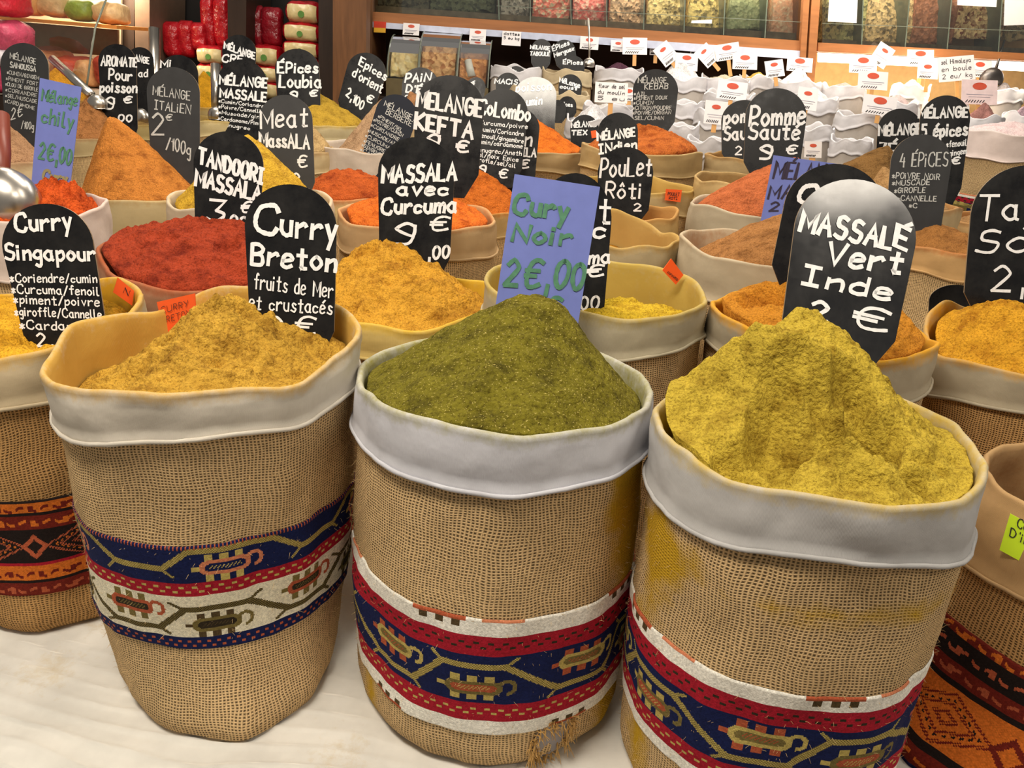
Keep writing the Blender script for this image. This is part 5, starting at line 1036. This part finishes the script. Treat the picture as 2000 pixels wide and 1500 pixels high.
def bag(q, Y, label, lying, seed, group, mat=None, window=True):
    """pillow shaped bag; q = x0, y0, x1, y1 in the photo, standing or lying on its side"""
    x0, y0, x1, y1 = q; a = atY(x0, y1, Y); b = atY(x1, y0, Y); cx, cz = (a[0]+b[0])/2, (a[2]+b[2])/2; hx, hz = (b[0]-a[0])/2, (b[2]-a[2])/2; hy = .12 if lying else .06
    o = empty('rice_bag', (cx, Y+hy, cz-hz)); tag(o, label, 'rice bag', group); n, m = 26, 20; V = []; Fc = []; mi = []; so = Vector((seed, seed*.7, 0))
    for i in range(m+1):
        t = -1+2*i/m   # along the bag's long side
        for j in range(n):
            g = 2*math.pi*j/n; e = (1-abs(t)**5)**.55 if abs(t) < 1 else 0
            c, s_ = math.cos(g), math.sin(g); c = math.copysign(abs(c)**.7, c); s_ = math.copysign(abs(s_)**.7, s_); e = max(e, .12)
            k = 1+.10*noise.noise(Vector((t*3, c*2, s_*2))+so)
            if lying: v = (hx*t, hy*c*e*k, hz+hz*s_*(e*.9+.1)*k)
            else: v = (hx*c*(e*.35+.65)*k, hy*s_*e*k, hz+hz*t)
            V.append(v)
    for i in range(m):
        for j in range(n):
            Fc.append((i*n+j, i*n+(j+1) % n, (i+1)*n+(j+1) % n, (i+1)*n+j)); mi.append(0)
    Fc += [tuple(range(n-1, -1, -1)), tuple(m*n+j for j in range(n))]; mi += [0, 0]
    ob = mesh('red_wrapper', V, Fc, mat or M_bag, o, True)
    if lying and window:
        V2 = []; F2 = []; mm, nn = 12, 10
        for i in range(mm+1):
            t = -.72+1.5*i/mm
            for j in range(nn+1):
                g = math.radians(150+130*j/nn); e = (1-abs(t)**5)**.55 if abs(t) < 1 else .12; c, s_ = math.cos(g), math.sin(g); c = math.copysign(abs(c)**.7, c); s_ = math.copysign(abs(s_)**.7, s_)
                k = 1.03+.10*noise.noise(Vector((t*3, c*2, s_*2))+so); V2.append((hx*t, hy*c*e*k-.003, hz+hz*s_*(e*.9+.1)*k))
        for i in range(mm):
            for j in range(nn): F2.append((i*(nn+1)+j, i*(nn+1)+j+1, (i+1)*(nn+1)+j+1, (i+1)*(nn+1)+j))
        mesh('clear_window', V2, F2, M_win, o, True)
        mb = MB(); mb.tube([(hx*.05, -hy*1.06-.006, hz*.8), (hx*.05, -hy*1.06-.002, hz*.8)], [min(hz*.3, .018)]*2, 10); mb.build('green_mark', M_grn, o)
    return o
B1 = 'standing red rice bags'; B2 = 'lying rice bags with clear windows'
for i, (q, Y, lab, ly) in enumerate([
 ((316, 42, 345, 112), YS+.12, 'standing red bag leftmost on the dark shelf', 0), ((346, 40, 372, 112), YS+.14, 'standing red bag second from the left on the dark shelf', 0), ((371, 44, 398, 100), YS+.12, 'standing red bag third from the left on the dark shelf', 0),
 ((392, -10, 414, 96), YS+.16, 'tall standing red bag left of the shelf upright', 0), ((416, -10, 444, 92), YS+.14, 'tall standing red bag against the shelf upright', 0),
 ((484, 10, 510, 92), YS+.14, 'standing dark red bag just right of the shelf upright', 0), ((508, 14, 546, 90), YS+.12, 'standing dark red bag beside the tall stack', 0),
 ((376, 90, 436, 124), YS+.04, 'lying bag with a clear window, above Mélange Cré at left', 1), ((376, 124, 436, 158), YS+.04, 'lying bag second from top at the left of the shelf', 1), ((376, 158, 436, 196), YS+.04, 'lying bag at the bottom left of the shelf', 1), ((484, 88, 545, 128), YS+.05, 'lying bag topmost of the short middle stack', 1), ((484, 128, 545, 160), YS+.05, 'lying bag second in the short middle stack', 1), ((484, 160, 545, 192), YS+.05, 'lying bag third in the short middle stack', 1),
 ((550, 2, 624, 44), YS+.02, 'lying rice bag topmost of the tall right stack, half open', 1), ((544, 44, 624, 80), YS+.01, 'lying rice bag second from top of the tall right stack', 1), ((544, 80, 624, 112), YS+.01, 'lying rice bag third from top of the tall right stack', 1), ((544, 112, 624, 146), YS+.01, 'lying rice bag fourth from top of the tall right stack', 1), ((546, 146, 624, 192), YS+.01, 'lying rice bag at the bottom of the tall right stack', 1)]):
    bag(q, Y, lab, ly, 400+i, B2 if ly else B1, M_bag2 if 'dark red' in lab else None)

# ------------------------------------------------------------------ lit glass display counter, far left
YD = 4.3
dc = empty('display_counter', atY(110, 170, YD)); tag(dc, 'lit glass display counter with food at the far left', 'display counter'); bpy.context.view_layer.update(); DI = Matrix.Translation(dc.location).inverted()
def dpart(name, q, Y, th, mat):
    mb = MB(); mb.slab(q, Y, th); o = mb.build(name, mat); o.parent = dc; o.matrix_parent_inverse = DI; return o
dpart('back_panel', ((-250, -60), (236, -60), (236, 240), (-250, 240)), YD+.62, .02, simple('steel_back', (176, 158, 134), .3, .3))
dpart('glass_shelf', ((-250, 28), (5, 32), (228, 50), (228, 57), (5, 38), (-250, 33)), YD+.1, .4, simple('orange_lit_shelf', (236, 150, 70), .5))  # orange light on the shelf edge, put into its base colour
dpart('steel_panel', ((-250, 40), (5, 40), (230, 58), (230, 110), (10, 96), (-250, 80)), YD+.5, .02, simple('steel_panel', (150, 128, 100), .25, .7))
dpart('counter_base', ((-300, 170), (236, 190), (236, 620), (-300, 620)), YD+.0, .6, M_dark)
zf = atY(100, 172, YD)[2]
mb = MB(); a, b = atY(-250, 172, YD), atY(234, 172, YD); mb.box((a[0], YD+.02, zf-.03), (b[0], YD+.6, zf)); o = mb.build('counter_floor', simple('white_tray', (236, 220, 196), .4)); o.parent = dc; o.matrix_parent_inverse = DI
gp = [atY(166, 190, YD-.02), atY(172, 150, YD-.02), atY(178, 105, YD-.0), atY(186, 55, YD+.05), atY(205, 5, YD+.16), atY(225, -40, YD+.3)]
mb = MB(); mb.add([p for p in gp]+[p-np.array((1.3, 0, .0)) for p in gp], [(i, i+1, 7+i, 6+i) for i in range(5)]); o = mb.build('curved_glass', M_glass, smooth=True); o.parent = dc; o.matrix_parent_inverse = DI
mb = MB(); mb.tube(gp, .005, 8); o = mb.build('glass_edge', M_gedge, smooth=True); o.parent = dc; o.matrix_parent_inverse = DI
mb = MB(); a, b = atY(60, -70, YD+.2), atY(225, -70, YD+.2); mb.box((a[0]-1.0, YD+.2, a[2]-.02), (b[0], YD+.6, a[2])); o = mb.build('top_panel', M_dark); o.parent = dc; o.matrix_parent_inverse = DI
area('display_counter_lamp', tuple(atY(60, -45, YD+.3)), tuple(atY(80, 120, YD+.4)), 1.0, .12, 20, (1, .84, .62))
def lump(q, Y, th, rgb, name, label, cat, group, seed, rgb2=None):
    """soft rounded packet filling the pixel box q, th deep"""
    x0, y0, x1, y1 = q; a = atY(x0, y1, Y); b = atY(x1, y0, Y); c = (np.array(a)+b)/2; hx, hz = abs(b[0]-a[0])/2, abs(b[2]-a[2])/2; V = []; Fc = []; n, m = 22, 14; so = Vector((seed, 2*seed, 0))
    for i in range(m+1):
        f = math.pi*i/m
        for j in range(n):
            g = 2*math.pi*j/n; d = [math.sin(f)*math.cos(g), math.sin(f)*math.sin(g), -math.cos(f)]; d = [math.copysign(abs(v)**.6, v) for v in d]
            k = 1+.16*noise.noise(Vector(d)*1.8+so); V.append((d[0]*hx*k, d[1]*th/2*k, hz+d[2]*hz*min(1, k) if d[2] < 0 else hz+d[2]*hz*k))
    for i in range(m):
        for j in range(n): Fc.append((i*n+j, i*n+(j+1) % n, (i+1)*n+(j+1) % n, (i+1)*n+j))
    o = mesh(name, V, Fc, simple('wrap', rgb, .4, var=.3, scale=22, bmp=.01)); o.location = (c[0], Y+th/2, c[2]-hz); return tag(o, label, cat, group)
G1 = 'packets on the lit counter shelf'; G2 = 'packs on the lit counter floor'
for i, (q, rgb, lab, nm, g) in enumerate((((14, -12, 66, 28), (232, 176, 112), 'orange cream packet leftmost on the lit shelf', 'packet', G1), ((66, -14, 120, 32), (226, 190, 140), 'cream packet second on the lit shelf', 'packet', G1), ((122, 0, 172, 40), (150, 168, 60), 'green and yellow packet on the lit shelf', 'packet', G1), ((172, 4, 226, 46), (236, 190, 136), 'peach packet right on the lit shelf', 'packet', G1))):
    lump(q, YD+.16, .2, rgb, nm, lab, 'packet', g, 450+i)
for i, (q, rgb, lab) in enumerate((((96, 112, 140, 168), (206, 90, 66), 'reddish pack on the counter floor'), ((136, 118, 178, 170), (250, 176, 120), 'peach pack by the glass edge'), ((176, 104, 232, 172), (196, 82, 62), 'red pack right of the glass edge'), ((30, 100, 98, 166), (206, 150, 110), 'tan pack at the left of the counter floor'))):
    lump(q, YD+.1, .3, rgb, 'food_pack', lab, 'food pack', G2, 460+i)
for i, (q, rgb, lab) in enumerate((((-40, -20, 12, 30), (206, 40, 56), 'red wrapped pack at the top left edge'), ((-40, 40, 20, 100), (206, 80, 110), 'pink pack at the left edge above the white one'), ((-40, 94, 22, 130), (226, 220, 226), 'white pack at the left edge'), ((-40, 128, 16, 182), (186, 60, 92), 'dark pink pack at the left edge below the white one'))):
    lump(q, YD-.32, .24, rgb, 'candy_pack', lab, 'candy pack', 'stacked candy packs at the left edge', 470+i)
mb = MB(); a = atY(-60, 184, YD-.3); b = atY(24, 184, YD-.3); mb.box((a[0], YD-.34, 0), (b[0], YD-.05, a[2])); tag(mb.build('pack_stand', M_dark), 'dark stand under the pink candy packs at the left edge', 'stand')

# ------------------------------------------------------------------ scoops and ladles
def scoop(name, label, path, rad, d, mat, bowl=None, br=0, bowl_mat=None, handle='handle', flat=.8):
    pts = [at(x, y, d+k) for x, y, k in path]; o = empty(name, pts[-1]); tag(o, label, 'scoop', 'scoops and ladles'); bpy.context.view_layer.update(); inv = Matrix.Translation(o.location).inverted()
    mb = MB(); mb.tube(pts, rad, 14); h = mb.build(handle, mat, smooth=True); h.parent = o; h.matrix_parent_inverse = inv
    if bowl:
        c = at(bowl[0], bowl[1], d+bowl[2]); V = []; Fc = []; n, m = 28, 14
        for r_, rv in ((br, 0), (br*.94, 1)):
            b0 = len(V)
            for i in range(m+1):
                f = math.pi*.62*i/m
                for j in range(n): g = 2*math.pi*j/n; V.append((c[0]+r_*math.sin(f)*math.cos(g), c[1]+r_*math.sin(f)*math.sin(g)*flat, c[2]+r_*math.cos(f)))
            for i in range(m):
                for j in range(n): q = (b0+i*n+j, b0+i*n+(j+1) % n, b0+(i+1)*n+(j+1) % n, b0+(i+1)*n+j); Fc.append(q if not rv else q[::-1])
        k = (m+1)*n
        for j in range(n): Fc.append((m*n+j, k+m*n+j, k+m*n+(j+1) % n, m*n+(j+1) % n))
        q = mesh('bowl', V, Fc, bowl_mat or M_steel, o); q.matrix_parent_inverse = inv
    return o
o = scoop('spice_scoop', 'silver round scoop with a brown wooden handle at the left edge', [(2, 225, .05), (3, 300, .02), (4, 372, 0)], [.016, .017, .012], 1.66, simple('red_brown_handle', (120, 52, 36), .4), (8, 398, 0), .072)
scoop('steel_scoop', 'steel scoop with an upright tube handle behind Mélange Italien', [(301, 56, 0), (302, 160, 0), (292, 215, 0), (288, 240, 0)], [.026, .026, .02, .018], dp('khaki', .02), M_steel, (277, 232, 0), .05)
scoop('steel_scoop', 'steel tube lying aslant beside the Mélange Samoussa sign', [(103, 116, .15), (140, 150, .05), (178, 185, 0)], [.018, .018, .018], dp('aromate', .0), M_steel, (190, 204, 0), .04)
scoop('steel_scoop', 'grey scoop handle standing left of Mélange Massalé', [(421, 126, 0), (423, 215, 0)], [.022, .022], dp('creamy', -.02), M_steel, (424, 226, 0), .04)
scoop('ladle', 'thin ladle with a round bowl, standing in front of the price rail', [(1149, 36, 0), (1151, 80, 0), (1151, 118, 0)], [.006, .006, .006], dp('w_jute'), M_steel, (1150, 126, 0), .036)
scoop('spice_scoop', 'dark metal scoop in the grey seeds at right', [(1962, 78, 0), (1952, 112, 0), (1944, 138, 0)], [.006, .007, .01], dp('w_darkseed'), M_steel_dark, (1936, 156, 0), .07, M_steel_dark, flat=.6)
scoop('clear_scoop', 'clear plastic scoop in the orange brown nuts', [(914, 118, 0), (921, 150, 0)], [.022, .026], 4.9, simple('clear_plastic', (214, 206, 196), .2))

# ------------------------------------------------------------------ room
mb = MB(); mb.box((-6, -3, -.05), (7, 6.9, 0)); o = mb.build('floor', simple('floor_tile', (150, 130, 108), .5)); o['kind'] = 'structure'
mb = MB(); mb.box((-6, 6.8, 0), (7, 6.9, 3.4)); o = mb.build('wall_back', simple('back_wall', (120, 96, 74), .8)); o['kind'] = 'structure'
